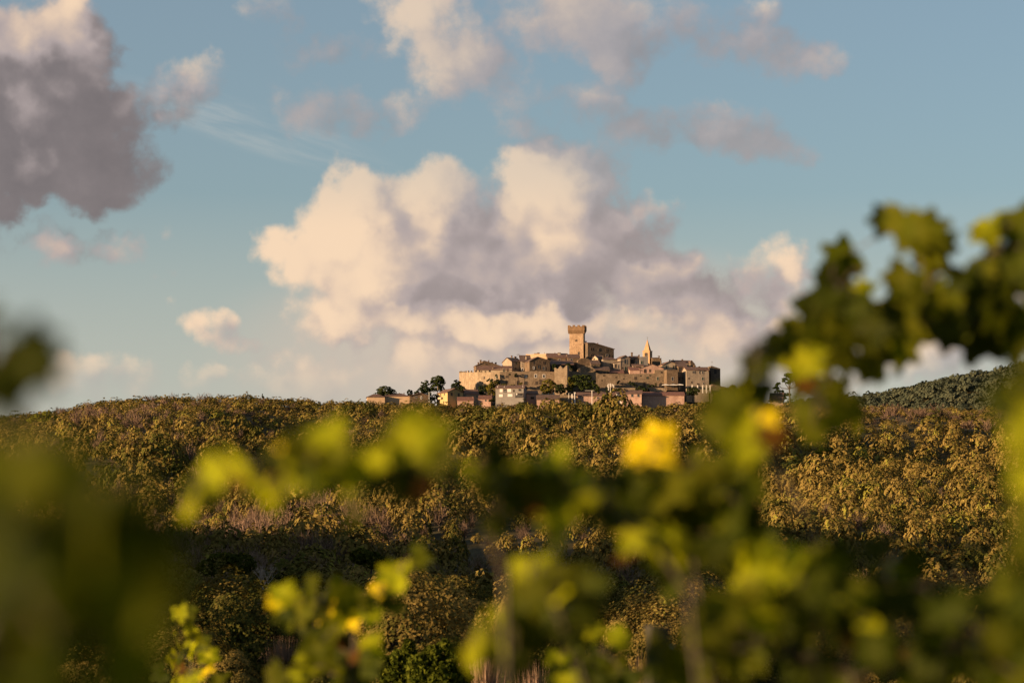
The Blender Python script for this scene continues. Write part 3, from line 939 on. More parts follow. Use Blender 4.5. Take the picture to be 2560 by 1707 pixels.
house('lean_to', 'long thin tiled lean-to under the grey house wall', 1582, 1609, 940, 1417, 915, yaw=2, depth=5, wall='greige', roof=('shed', 911), tile='tile', wins=[(1586, 919, 2, 4, 'void'), (1596, 918.5, 12, 4, 'void')], cat='lean-to')
house('stone_house', 'plain brick-red house with a tall chimney right of the bell tower', 1631, 1652, 930, 1440, [(1631, 895), (1648, 894.6), (1652, 899)], yaw=4, depth=8, wall='brown', roof=('follow',), tile='tile2',
      chims=[(1648.7, 889.5, 900, 2.4, 1), (1653, 895, 902, 2, 1), (1643, 897, 903, 1.5, .5, 'pale')])
house('pink_house', 'pink plastered house with a wide low gable and two tall openings', 1599, 1659, 940, 1412, [(1599, 922), (1629.4, 910.8), (1659, 921)], yaw=6, depth=12, wall='pink', roof=('follow',), tile='tile', over=.2,
      wins=[(1612.6, 927.5, 4.6, 9, 'void'), (1624.7, 926.5, 3.2, 6.5, 'brownshut')])
house('pink_house', 'small pink annexe with a bright red roof left of the pink gable', 1574.5, 1600, 940, 1411, 925.4, yaw=3, depth=7, wall='pink', roof=('shed', 918), tile='tile3')
house('yellow_house', 'pale yellow gabled house with two dark green shuttered windows', 1655.4, 1689, 940, 1420, [(1655.4, 913.5), (1673.8, 903.9), (1689, 908)], yaw=14, depth=13, wall='cream', roof=('follow',), tile='tile',
      wins=[(1666, 917.3, 4.6, 7, 'green'), (1684, 917.6, 4.4, 7, 'green')], chims=[(1663, 902.5, 908, 2.2, 8, 'pale')])
house('row_house', 'long brick-red roof with chimneys standing behind the yellow gable', 1684, 1729, 940, 1434, 908.2, yaw=9, depth=10, wall='greige', roof=('side', 901.6), tile='tile2',
      wins=[(1719, 913, 2.5, 4, 'dark')], chims=[(1678, 900, 904, 3, 4), (1685.5, 898, 904, 1.8, 3), (1710.7, 897.8, 904, 3.2, 5), (1695, 904, 909, 4, 1), (1702, 905, 909, 4, 1)])
house('stone_house', 'dark stone gable end at the right of the long brick-red roof', 1726.5, 1737.5, 940, 1432, [(1726.5, 904), (1729.6, 901.6), (1737.5, 911)], yaw=14, depth=9, wall='dark', roof=('follow',), tile='tile2', over=.2)
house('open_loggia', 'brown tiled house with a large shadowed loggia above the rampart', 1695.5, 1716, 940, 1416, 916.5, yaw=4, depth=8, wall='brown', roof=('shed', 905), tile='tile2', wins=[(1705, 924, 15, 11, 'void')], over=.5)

# --- lower houses in front of the walls
LOW = 'low houses along the edge of the wood'
house('yellow_villa', 'yellow villa with a red gabled roof and a small balcony at the left', 1119, 1157.5, 1006, 1385, [(1119, 981), (1138, 970.8), (1157.5, 981)], yaw=27, depth=13.5, wall='ochre', roof=('follow',), tile='tile', over=.6, group=LOW,
      wins=[(1129, 985.5, 3.4, 7, 'brownshut'), (1146.6, 986.5, 3.4, 7, 'brownshut')], chims=[(1112, 966.5, 972, 2, 9, 'pale')])
house('low_house', 'white-walled cottage with a red roof right of the yellow villa', 1164, 1196, 1006, 1390, 985, yaw=10, depth=9, wall='greige', roof=('side', 974.5), tile='tile', group=LOW, wins=[(1172, 993, 6, 3, 'void'), (1192, 990, 2.6, 6, 'dark')])
house('low_house', 'long low pinkish red roof in front of the white cottage', 1144, 1184, 1010, 1376, 1001, yaw=2, depth=8, wall='pink', roof=('side', 993), tile='tile3', group=LOW, chims=[(1182.5, 991, 999, 2.4, 3, 'pink')])
house('low_house', 'red shed roof between the white cottage and the grey apartment block', 1196, 1227, 1010, 1378, 998, yaw=-3, depth=8, wall='pink', roof=('shed', 989), tile='tile3', group=LOW, wins=[(1214, 1001, 3, 4, 'dark')])
house('apartment_block', 'grey apartment block with white roller blinds and a red tiled roof', 1239, 1309, 1012, 1372, 970.5, yaw=-9, depth=12, wall='grey', roof=('side', 963.8), tile='tile', group=LOW, cat='apartment block', over=.5,
      wins=[(1252.7, 975.8, 7.5, 8, 'blind'), (1273, 975.8, 10, 8, 'blind'), (1299.6, 975, 7, 6, 'dark'), (1263, 976.5, 7, 6.5, 'loggia'), (1252, 988.4, 9.6, 6.4, 'blind'), (1275, 987.9, 12, 6.4, 'blind'), (1298, 988.6, 19, 10.5, 'loggia'), (1284.5, 977, 3, 5, 'void')],
      chims=[(1243.5, 963, 966, 1, 1, 'white'), (1260, 964, 967, 1, 1, 'white'), (1306.5, 963, 966, 1, 1, 'white')])
house('low_house', 'pink house with a red roof right of the grey apartment block', 1316, 1345, 1010, 1380, 985.5, yaw=3, depth=9, wall='pink', roof=('shed', 977.5), tile='tile', group=LOW, wins=[(1331, 994.5, 8, 5, 'void')])
house('low_house', 'flat terrace with pale posts on its parapet above a wide red roof', 1341, 1388, 1010, 1384, 985, yaw=0, depth=9, wall='cream', group=LOW, chims=[(1344, 980, 987, 1.6, .5, 'white'), (1356, 981, 987, 1.6, .5, 'white'), (1371, 981, 987, 1.6, .5, 'white'), (1384, 979.5, 987, 2, .5, 'white')])
house('low_house', 'wide plum-red roof with skylights below the terrace', 1342, 1398, 1012, 1370, 998.5, yaw=0, depth=9, wall='pink', roof=('side', 987.8), tile='tile2', group=LOW)
house('garden_wall', 'low stone garden wall between the plum-red roof and the long red roof', 1398, 1446, 1012, 1380, [(1398, 985), (1410, 987), (1425, 988), (1446, 990)], yaw=0, depth=1, wall='stone', cat='wall', group=None, jag=.3)
house('low_house', 'long low house with a red roof and a pale pink wall behind the cypress', 1444, 1541, 1012, 1378, 990, yaw=2, depth=9, wall='pink', roof=('side', 981.5), tile='tile', group=LOW, wins=[(1450, 994, 4, 4, 'dark'), (1495, 994.5, 5, 4, 'dark')], chims=[(1480.5, 975, 984, 2, 3, 'pale')])
house('low_house', 'narrow white house end between the antenna mast and the pink house', 1541, 1554, 1012, 1376, 983.5, yaw=0, depth=8, wall='white', roof=('shed', 980.5), tile='tile', group=LOW, wins=[(1551, 989, 2.4, 5, 'dark')])
house('pink_house', 'pink house with three dark square windows under a red roof', 1554, 1604, 1012, 1374, 983.8, yaw=-4, depth=9, wall='pink', roof=('side', 976.2), tile='tile', group=LOW, over=.5,
      wins=[(1564.7, 988.5, 5, 7, 'dark'), (1580.6, 988.5, 5, 7, 'dark'), (1596, 988.5, 5, 7, 'dark')], chims=[(1553.5, 974.5, 983, 2.4, 1, 'pink')])
house('low_house', 'very long low red roof at the right of the three-windowed pink house', 1606, 1711, 1010, 1380, 988.5, yaw=1, depth=9, wall='pink', roof=('side', 980.5), tile='tile3', group=LOW, chims=[(1664, 979, 984, 2, 4)])
house('low_house', 'orange-brown farmhouse with a long hipped roof at the far left of the town', 958, 1023, 1010, 1392, 990.5, yaw=3, depth=10, wall='orange', roof=('hip', 983.3), tile='tile', group=LOW, chims=[(998.5, 982, 987, 2.4, 4), (1010, 982.2, 987, 2.4, 4)], over=.6)
house('low_house', 'leftmost low farmhouse with a hipped terracotta roof below the dome-shaped tree', 918, 962, 1010, 1388, 992.5, yaw=5, depth=10, wall='orange', roof=('hip', 985), tile='tile', group=LOW, over=.6)
house('low_house', 'brown gabled house with a white door left of the yellow villa', 1025, 1070, 1012, 1388, [(1025, 990), (1049, 982.8), (1070, 989)], yaw=8, depth=10, wall='brown', roof=('follow',), tile='tile', group=LOW, wins=[(1053, 994, 3.4, 7, 'white'), (1040, 993, 5, 4, 'dark')], over=.6, chims=[(1055, 980.5, 985, 2, 5)])
house('terrace_wall', 'pale low terrace wall in front of the long rampart', 1540, 1665, 990, 1396, [(1540, 969.2), (1600, 969.6), (1664, 969.5)], yaw=0, depth=1.5, wall='pale', cat='wall', group=None, jag=.15)
house('low_house', 'low brown roof on posts at the right foot of the roofless end house', 1782, 1820, 1000, 1398, [(1782, 962), (1820, 970)], yaw=6, depth=8, wall='dark', roof=('follow',), tile='tile2', group=LOW)
house('hill_house', 'pale stone house among trees right of the town beneath the tall pine', 1925, 1957, 1012, 1386, 1000, yaw=-10, depth=9, wall='pale', roof=('side', 983), tile='tile2', group=None)
house('hill_house', 'pinkish tiled farmhouse half buried in the scrub far right', 2191, 2247, 1048, 1240, [(2191, 1026), (2205, 1022), (2247, 1036)], yaw=-14, depth=10, wall='pink', roof=('follow',), tile='tile', group=None, chims=[(2193, 1016.5, 1027, 3, 2, 'cream'), (2198, 1017, 1026, 3, 2, 'cream'), (2211, 1021.5, 1028, 3, 2, 'cream')])

# balcony of the yellow villa
for o in [q for q in bpy.data.objects if q.name == 'yellow_villa']:
    bx = MB().box(-4.6, -3.9, 7.5, 12.5, 2.0, 3.1)
    w_ = (1119 - 1138.25) * K * 1385 / math.cos(R(27))
    MB().box(w_ - 1.3, w_ - .003, 6.0, 13.0, 2.2, 3.3).build('balcony', M['cream'], o)
    for yy, zz, hh in ((4.0, 5.3, 2.2), (9.0, 4.6, 3.2)):
        f = MB().box(w_ - .08, w_ + .02, yy - .55, yy + .55, zz - hh / 2, zz + hh / 2).build('window', M['wood'], o)

# --- white parasols on the rampart terrace
for i, (px, py, w) in enumerate([(1664, 961.6, 17), (1683, 961.8, 20), (1699.5, 961.2, 17)]):
    b = P(px, 971, 1399)
    t = tag(empty('parasol', b), ['left', 'middle', 'right'][i] + ' one of three white parasols on the rampart terrace', 'parasol', 'parasols on the rampart terrace')
    hh = P(px, py, 1399).z - b.z
    r = w * K * 1399 / 2
    MB().tube([(0, 0, -.5), (0, 0, hh)], .06).build('pole', M['iron'], t)
    c = MB()
    vs = [(0, 0, hh + .45)] + [(r * math.cos(a), r * math.sin(a), hh - .2) for a in [R(45 + 90 * q) for q in range(4)]] 
    r2 = r * 1.0
    vs = [(0, 0, hh + .5), (-r2, -r2, hh - .15), (r2, -r2, hh - .15), (r2, r2, hh - .15), (-r2, r2, hh - .15), (-r2, -r2, hh - .45), (r2, -r2, hh - .45), (r2, r2, hh - .45), (-r2, r2, hh - .45)]
    c.add(vs, [(0, 1, 2), (0, 2, 3), (0, 3, 4), (0, 4, 1), (1, 5, 6, 2), (2, 6, 7, 3), (3, 7, 8, 4), (4, 8, 5, 1)])
    c.build('canopy', M['canvas'], t)

# white pillars on the right-hand terrace
for i, px in enumerate((1730.5, 1744, 1756.5, 1766, 1775)):
    b = P(px, 974, 1398)
    h = P(px, 963.5, 1398).z - b.z
    tag(MB().box(-.32, .32, -.32, .32, -2.0, h).box(-.45, .45, -.45, .45, h, h + .2).build('pillar', M['white']), 'white pillar in a row of five before the long house at the right end of the rampart', 'pillar', 'white pillars at the right of the rampart').location = b
# mobile phone mast
b = P(1526, 1003, 1372)
mast = tag(empty('antenna_mast', b), 'white mobile phone mast with panel antennas between cypress and pink houses', 'antenna mast')
mz = P(1526, 958, 1372).z - b.z
MB().tube([(0, 0, -2), (0, 0, mz)], [.2, .12]).build('pole', M['white'], mast)
st = MB()
for i in range(14):
    z = mz * (i + .5) / 15
    st.box(-.3, .3, -.05, .05, z, z + .08)
st.build('rungs', M['white'], mast)
for px, y0, y1 in ((1519.5, 961, 968), (1522.5, 958.5, 964), (1521, 970, 976), (1531, 960, 965), (1534.3, 961, 969), (1527, 959, 966), (1521.5, 965, 970)):
    X = (px - 1526) * K * 1372
    a, c = P(px, y1, 1372).z - b.z, P(px, y0, 1372).z - b.z
    pn = MB().box(X - .22, X + .22, -.35, -.12, a, c).build('panel_antenna', M['white'], mast)
MB().box(-1.7, 1.8, -.1, .1, mz * .80, mz * .80 + .1).box(-1.7, 1.8, -.1, .1, mz * .9, mz * .9 + .1).build('crossarm', M['metal'], mast)
# street lamps
for px, yt, yb, dx, lab in ((1072.6, 980.3, 1002, 4, 'grey street lamp with an arm to the right, left of the yellow villa'), (1422, 982.5, 1004, 2.5, 'thin pale street lamp in front of the low garden wall')):
    b = P(px, yb, 1374)
    h = P(px, yt, 1374).z - b.z
    t = tag(empty('street_lamp', b), lab, 'street lamp', 'street lamps below the town')
    MB().tube([(0, 0, -3), (0, 0, h)], .08).build('pole', M['metal'], t)
    MB().tube([(0, 0, h), (dx * .2, 0, h + .15), (dx * K * 1374, 0, h + .1)], .06).build('arm', M['metal'], t)
    MB().box(dx * K * 1374 - .35, dx * K * 1374 + .35, -.15, .15, h, h + .14).build('lamp_head', M['metal'], t)
b = P(1480, 990, 1371)
t = tag(empty('floodlight_mast', b), 'tall T-shaped floodlight mast with a wide crossbar over the long red roof', 'floodlight mast')
h = P(1480, 976.5, 1371).z - b.z
MB().tube([(0, 0, -5), (0, 0, h)], .11).build('pole', M['metal'], t)
MB().box(-17.5 * K * 1371, 6 * K * 1371, -.12, .12, h, h + .16).build('crossbar', M['white'], t)
for px, y0, y1, w in ((1430, 986, 994, 3), (1437, 981.5, 993, 3.4)):
    b = P(px, 1000, 1376)
    z0, z1 = P(px, y1, 1376).z - b.z, P(px, y0, 1376).z - b.z
    tag(MB().box(-w * .115, w * .115, -.35, .35, -3, z1).box(-w * .15, w * .15, -.45, .45, z1, z1 + .25).build('chimney_stack', M['white']), 'white rendered chimney stack, the %s of a pair left of the long red roof' % ('shorter' if px < 1433 else 'taller'), 'chimney', 'white chimney stacks').location = b
antenna('thin antenna on the roofless house at the right end of the town', 1780, 903, 915.5, 1416)
antenna('antenna above the patchy plastered house, left of its pale chimney', 1294, 885, 896, 1430)
antenna('antenna beside the pale chimney of the patchy plastered house, right-hand one', 1297.5, 884, 896, 1431)
antenna('antenna on the house right of the bell tower', 1646, 889, 896, 1441)
# satellite dish on the apartment block
dish = MB()
b = P(1291, 985.5, 1371)
vs = [(0, 0, 0)] + [(.5 * math.cos(a), -.14, .5 * math.sin(a)) for a in [R(30 * i) for i in range(12)]]
dish.add(vs, [(0, 1 + (i + 1) % 12, 1 + i) for i in range(12)])
dd = tag(dish.build('satellite_dish', M['white']), 'round white satellite dish on the balcony of the grey apartment block', 'satellite dish')
dd.location = b + Vector((0, -1.1, 0))

# ------------------------------------------------------------------ foliage
def leaf_mat(name, ramp, rnd=.5, trans=.25, rough=.7):
    """leaves: colour from the leaf's own tint and the plant's own chance, a share of light let through"""
    mt = bpy.data.materials.new(name)
    mt.use_nodes = True
    nt = mt.node_tree
    nt.nodes.clear()
    L = nt.links.new
    at = nt.nodes.new('ShaderNodeAttribute'); at.attribute_name = 'tint'
    oi = nt.nodes.new('ShaderNodeObjectInfo')
    a = nt.nodes.new('ShaderNodeMath'); a.operation = 'MULTIPLY_ADD'
    L(oi.outputs['Random'], a.inputs[0]); a.inputs[1].default_value = rnd; a.inputs[2].default_value = -rnd / 2
    b = nt.nodes.new('ShaderNodeMath'); b.operation = 'ADD'
    L(a.outputs[0], b.inputs[0]); L(at.outputs['Fac'], b.inputs[1])
    cr = nt.nodes.new('ShaderNodeValToRGB')
    el = cr.color_ramp.elements
    el[0].position, el[0].color = ramp[0][0], (*ramp[0][1], 1)
    el[1].position, el[1].color = ramp[-1][0], (*ramp[-1][1], 1)
    for p, c in ramp[1:-1]:
        e = el.new(p); e.color = (*c, 1)
    L(b.outputs[0], cr.inputs[0])
    d = nt.nodes.new('ShaderNodeBsdfDiffuse'); L(cr.outputs[0], d.inputs[0])
    t = nt.nodes.new('ShaderNodeBsdfTranslucent'); L(cr.outputs[0], t.inputs[0])
    mx = nt.nodes.new('ShaderNodeMixShader'); mx.inputs[0].default_value = trans
    L(d.outputs[0], mx.inputs[1]); L(t.outputs[0], mx.inputs[2])
    o = nt.nodes.new('ShaderNodeOutputMaterial'); L(mx.outputs[0], o.inputs[0])
    return mt


F = {
    'oak': leaf_mat('evergreen_leaves', [(0.0, (.020, .027, .006)), (.30, (.058, .056, .013)), (.58, (.118, .086, .024)), (.86, (.170, .121, .037)), (1.0, (.15, .14, .024))], .45, .05),
    'bare': leaf_mat('bare_twigs', [(0.0, (0.056, 0.039, 0.029)), (.5, (0.129, 0.087, 0.062)), (1.0, (0.191, 0.132, 0.095))], .5, .05),
    'pine': leaf_mat('pine_needles', [(0.0, (0.043, 0.056, 0.007)), (.5, (0.113, 0.119, 0.012)), (1.0, (0.199, 0.179, 0.023))], .2, .25),
    'dkpine': leaf_mat('dark_needles', [(0.0, (0.016, 0.025, 0.009)), (.5, (0.035, 0.047, 0.014)), (1.0, (0.074, 0.082, 0.020))], .2, .2),
    'darkoak': leaf_mat('dark_leaves', [(0.0, (0.009, 0.016, 0.008)), (.5, (0.023, 0.031, 0.012)), (1.0, (0.047, 0.051, 0.019))], .2, .15),
    'yellowish': leaf_mat('yellowish_leaves', [(0.0, (0.047, 0.047, 0.009)), (.5, (0.094, 0.082, 0.016)), (1.0, (0.148, 0.121, 0.023))], .2, .25),
    'far': leaf_mat('hazed_far_leaves', [(0.0, (0.028, 0.036, 0.027)), (.5, (0.048, 0.056, 0.036)), (1.0, (0.074, 0.076, 0.044))], .2, .1),  # haze of distance put into the leaf colour, cooler and paler
    'shrub': leaf_mat('bright_shrub_leaves', [(0.0, (0.020, 0.030, 0.004)), (.4, (0.056, 0.069, 0.008)), (.75, (0.119, 0.126, 0.015)), (1.0, (0.199, 0.179, 0.027))], .3, .35),
    'darkshrub': leaf_mat('dark_shrub_leaves', [(0.0, (.016, .022, .004)), (.5, (.042, .048, .009)), (1.0, (.11, .10, .018))], .3, .25),
    'straw': leaf_mat('dry_grass', [(0.0, (0.112, 0.067, 0.042)), (.5, (0.191, 0.123, 0.084)), (1.0, (0.247, 0.174, 0.118))], .3, .1),
}


def tri_mesh(name, c, nrm, size, tint, rng, quad=False, slim=1.0, up=None):
    """one small face per leaf: centres c, facing nrm"""
    n = len(c)
    r = rng.normal(size=(n, 3)) if up is None else up + rng.normal(size=(n, 3)) * .25
    t = np.cross(nrm, r); t /= np.linalg.norm(t, axis=1, keepdims=True) + 1e-9
    b = np.cross(nrm, t)
    s = np.asarray(size).reshape(-1, 1) * np.ones((n, 1))
    if quad:
        v = np.stack([c - b * s * .9 - t * s * .1, c + t * s * slim * .55, c + b * s, c - t * s * slim * .55], 1)
    else:
        v = np.stack([c - t * s * slim * .62 - b * s * .5, c + t * s * slim * .62 - b * s * .5, c + b * s * .75], 1)
    return v.reshape(-1, 3), np.repeat(tint, 4 if quad else 3), 4 if quad else 3


def mesh_from(name, v, tint, k, mat=None):
    f = np.arange(len(v)).reshape(-1, k)
    me = np_mesh(name, v, f, False)
    a = me.attributes.new('tint', 'FLOAT', 'POINT')
    a.data.foreach_set('value', np.ascontiguousarray(tint, np.float32))
    if mat is not None:
        me.materials.append(mat)
    return me


def unit(v):
    return v / (np.linalg.norm(v, axis=-1, keepdims=True) + 1e-9)


def crown_arrays(nclump, per, seed, leaf, flat=.85, spread=.30, quad=False, jit=.55):
    """dome of radius 1 made of rounded clumps, foot at z = 0"""
    rng = np.random.default_rng(seed)
    # clump centres on the dome, even but irregular
    i = np.arange(nclump)
    ph = i * 2.39996 + rng.uniform(0, 6.28)
    zz = 1 - (i + .5) / nclump * 1.12
    rr = np.sqrt(np.clip(1 - zz ** 2, 0, 1))
    lop = 1 + .16 * np.sin(ph * 1 + seed) + .12 * np.sin(2 * ph + seed * 2)
    rad = rng.uniform(.70, 1.0, nclump) * lop
    cc = np.stack([np.cos(ph) * rr * rad, np.sin(ph) * rr * rad, np.maximum(zz, -.2) * rad * flat + .28], 1)
    cc += rng.normal(size=cc.shape) * .05
    cr = spread * rng.uniform(.7, 1.25, nclump)
    own = np.repeat(np.arange(nclump), per)
    dome = unit(cc[own] - np.array([0, 0, -.05]))
    d = unit(unit(rng.normal(size=(nclump * per, 3))) + dome * .75 + np.array([0, 0, .25]))
    c = cc[own] + d * cr[own][:, None] * rng.uniform(.80, 1.06, (len(d), 1))
    nrm = unit(d * .45 + dome * .95 + rng.normal(size=d.shape) * jit * .45)
    tint = np.clip(rng.normal(.45, .11, nclump)[own] + rng.normal(0, .09, len(d)), 0, 1)
    return tri_mesh('', c, nrm, leaf * rng.uniform(.7, 1.25, len(d)), tint, rng, quad)


def bare_arrays(n, seed, slim=.12, leaf=.40):
    """rounded broom of fine upright twigs, foot at z = 0"""
    rng = np.random.default_rng(seed)
    ph = rng.uniform(0, 2 * np.pi, n)
    lean = np.abs(rng.normal(0, .42, n))
    rad = rng.uniform(.35, 1.05, n)
    lop = 1 + .25 * np.sin(ph * 2 + seed)
    d = np.stack([np.cos(ph) * np.sin(lean), np.sin(ph) * np.sin(lean), np.cos(lean)], 1)
    c = d * (rad * lop)[:, None] * np.array([1.25, 1.25, 1.05])
    rndv = unit(rng.normal(size=(n, 3)))
    nrm = unit(np.cross(d, rndv))
    tint = np.clip(rng.normal(.5, .18, n) + (rad - .7) * .2, 0, 1)
    t = unit(np.cross(nrm, d))
    s = leaf * rng.uniform(.6, 1.2, n)[:, None]
    dd = unit(d + rng.normal(size=d.shape) * .6)
    v = np.stack([c - t * s * slim, c + t * s * slim, c + dd * s * 1.3], 1).reshape(-1, 3)
    return v, np.repeat(tint, 3), 3


def trunk_mesh(h=1.0, r=.06, limbs=4, seed=1, top=.9):
    rr = random.Random(seed)
    mb = MB()
    mid = (rr.uniform(-.05, .05), rr.uniform(-.05, .05), h * .45)
    mb.tube([(0, 0, -.25), (0, 0, 0), mid], [r * 1.3, r, r * .75], 5)
    for k in range(limbs):
        a = 6.28 * k / limbs + rr.uniform(-.4, .4)
        q = rr.uniform(.35, .6)
        mb.tube([mid, (mid[0] + math.cos(a) * q * .5, mid[1] + math.sin(a) * q * .5, h * .68), (math.cos(a) * q, math.sin(a) * q, h * top)], [r * .6, r * .4, r * .15], 4)
    return mb.mesh('trunk')


# --- places for the trees of the slope
def wood_places():
    rng = np.random.default_rng(5)
    out = []
    Y = 50.0
    while Y < 1405:
        dia = np.interp(Y, [50, 120, 350, 720, 1100, 1400], [1.6, 2.0, 3.0, 4.1, 5.4, 6.6])
        stepx = dia * 1.10
        half = .235 * Y + 14
        lo = -half
        if 50 < Y < 350:
            lo = -half - 85  # adds trees on the unseen knolls that shade the near slope
        n = int((half - lo) / stepx)
        xs = lo + (np.arange(n) + rng.uniform(-.42, .42, n) + .5) * stepx
        ys = Y + rng.uniform(-.5, .5, n) * dia * 1.5
        ds = dia * np.clip(rng.lognormal(-.05, .36 if Y < 1150 else .14, n), .5, 1.7)
        out.append(np.stack([xs, ys, ds, np.full(n, dia)], 1))
        Y += dia * (2.0 if Y < 1150 else 1.8)
    return np.concatenate(out)


PL = wood_places()
px_ = PL[:, 0] / (K * PL[:, 1]) + 1280
gzv = ground_z(PL[:, 0], PL[:, 1])
ang_ = np.arctan2(gzv, PL[:, 1])
py_ = 853.5 - np.tan(ang_ - PITCH) / K


def nz(x, y, s, seed):
    """cheap smooth noise for patches of scrub"""
    g = np.random.default_rng(seed)
    v = np.zeros_like(x)
    for _ in range(7):
        a = g.uniform(0, 6.28); f = s * g.uniform(.6, 1.8); p = g.uniform(0, 6.28)
        v += np.sin((x * np.cos(a) + y * np.sin(a) * .6) * f + p)
    return v / 7 * 1.6


# how likely bare pinkish brush is, place by place
def bump(cx, cy, rx, ry):
    return np.exp(-((px_ - cx) / rx) ** 2 - ((py_ - cy) / ry) ** 2)


pb = .04 + .40 * bump(380, 1045, 320, 30) + 1.25 * bump(620, 1335, 300, 50) + .75 * bump(1050, 1350, 260, 36) + .55 * bump(2330, 1055, 220, 30) + .22 * bump(1450, 1320, 220, 50) + .2 * bump(300, 1180, 160, 60) \
    + .40 * bump(1000, 1500, 420, 60) + .35 * bump(700, 1450, 300, 50) + .15 * bump(2400, 1500, 250, 90) + .25 * bump(1650, 1530, 220, 60)
noi = nz(PL[:, 0], PL[:, 1], .055, 3)
rngk = np.random.default_rng(9)
pb = pb * np.clip((PL[:, 1] - 130) / 120, 0, 1)
PL[:, 2] *= np.where(PL[:, 1] < 1180, np.clip(1 + .34 * nz(PL[:, 0], PL[:, 1], .12, 33), .70, 1.5), 1.0)
is_bare = rngk.uniform(0, 1, len(PL)) < np.clip(pb * (1 + .8 * noi), 0, .93)
# keep the houses' own ground and the near vineyard clear
keep = np.ones(len(PL), bool)
keep &= ~((PL[:, 1] > 1366) & (px_ > 905) & (px_ < 1830))
keep &= ~((PL[:, 1] > 1225) & (PL[:, 1] < 1258) & (px_ > 2185) & (px_ < 2250))
_top = 853.5 - np.tan(np.arctan2(gzv + PL[:, 2] * .78, PL[:, 1]) - PITCH) / K
keep &= ~((PL[:, 1] > 700) & (px_ > 905) & (px_ < 1830) & (_top < 998))
PL, px_, py_, gzv, is_bare, noi = PL[keep], px_[keep], py_[keep], gzv[keep], is_bare[keep], noi[keep]
patch = nz(PL[:, 0], PL[:, 1], .022, 21)
near_view = (px_ > -160) & (px_ < 2720)
in_view = (px_ > -40) & (px_ < 2600) & (py_ < 2200)
# trees that stand wholly behind a nearer swell of the slope may be rougher
top_t = np.arctan2(gzv + PL[:, 2] * .75, PL[:, 1])
hor = np.full(2000, -9.0)
hidden = np.zeros(len(PL), bool)
for i in np.argsort(PL[:, 1]):
    c = int(np.clip(px_[i] / 8 + 200, 3, 1990))
    if PL[i, 1] > 300 and top_t[i] < hor[c - 2:c + 3].min() - .0015:
        hidden[i] = True
    w_ = max(1, int(PL[i, 2] * .4 / (K * PL[i, 1]) / 8))
    hor[c - w_:c + w_ + 1] = np.maximum(hor[c - w_:c + w_ + 1], np.arctan2(gzv[i] + PL[i, 2] * .40, PL[i, 1]))
app = PL[:, 2] / PL[:, 1] * in_view * ~hidden

LOD = {
    0: [crown_arrays(110, 170, 100 + i, .024, quad=True, spread=.22) for i in range(4)],
    1: [crown_arrays(75, 11, 200 + i, .105, spread=.18) for i in range(4)],
    2: [crown_arrays(50, 8, 300 + i, .135, spread=.19) for i in range(5)],
    3: [crown_arrays(36, 6, 400 + i, .185, spread=.22) for i in range(6)],
    4: [crown_arrays(18, 7, 450 + i, .33, spread=.33) for i in range(4)],
}
BLOD = {0: [bare_arrays(4200, 500 + i, .010, .40) for i in range(3)], 1: [bare_arrays(1500, 510 + i, .024, .34) for i in range(3)], 2: [bare_arrays(560, 520 + i, .060, .27) for i in range(4)], 3: [bare_arrays(300, 530 + i, .11, .26) for i in range(4)], 4: [bare_arrays(120, 540 + i, .16, .3) for i in range(3)]}


def lod_of(Y):
    return 0 if Y < 120 else 1 if Y < 260 else 2 if Y < 640 else 3


def placed(idx, lib, rng, zs=(.70, 1.35)):
    """joined arrays for many plants"""
    vs, ts = [], []
    for i in idx:
        x, Y, dia, _ = PL[i]
        lo = 4 if (not near_view[i] or hidden[i]) else max(lod_of(Y), 1)
        v, t, k = lib[lo][rng.integers(len(lib[lo]))]
        a = rng.uniform(0, 6.283)
        ca, sa = math.cos(a), math.sin(a)
        r = dia * .56
        h = r * (rng.uniform(*zs) * 1.4 if Y < 1100 else rng.uniform(.85, 1.12))
        q = np.empty_like(v)
        q[:, 0] = (v[:, 0] * ca - v[:, 1] * sa) * r + x
        q[:, 1] = (v[:, 0] * sa + v[:, 1] * ca) * r + Y
        q[:, 2] = v[:, 2] * h + gzv[i] + dia * .10
        vs.append(q)
        ts.append(np.clip(t + rng.normal(0, .12) + .20 * patch[i] - (.26 if rng.random() < .27 else 0), 0, 1))
    return np.concatenate(vs), np.concatenate(ts)


order = np.argsort(-app)
oaks = [i for i in order if not is_bare[i] and app[i] > 0][:300]
bares = [i for i in order if is_bare[i] and app[i] > 0][:200]
rest_oak = np.array(sorted(set(np.nonzero(~is_bare)[0]) - set(oaks)))
rest_bare = np.array(sorted(set(np.nonzero(is_bare)[0]) - set(bares)))
_r = np.random.default_rng(77)
v, t = placed(rest_oak, LOD, _r)
print('HID', hidden.sum(), [int(((PL[:,1]>a)&(PL[:,1]<=b)&near_view&~hidden).sum()) for a,b in ((0,120),(120,260),(260,640),(640,2000))])
print('WOOD', len(PL), len(rest_oak), len(rest_bare), len(v) // 3, 'near limit', PL[oaks[-1], 1], PL[bares[-1], 1])
wood = link('woodland', mesh_from('woodland', v, t, 3, F['oak']))
tag(wood, 'dense olive brown evergreen scrub covering the hillside below the town', kind='stuff')
v, t = placed(rest_bare, BLOD, _r, (.8, 1.15))
brush = link('brushwood', mesh_from('brushwood', v, t, 3, F['bare']))
tag(brush, 'pinkish bare brushwood in patches between the evergreen scrub', kind='stuff')

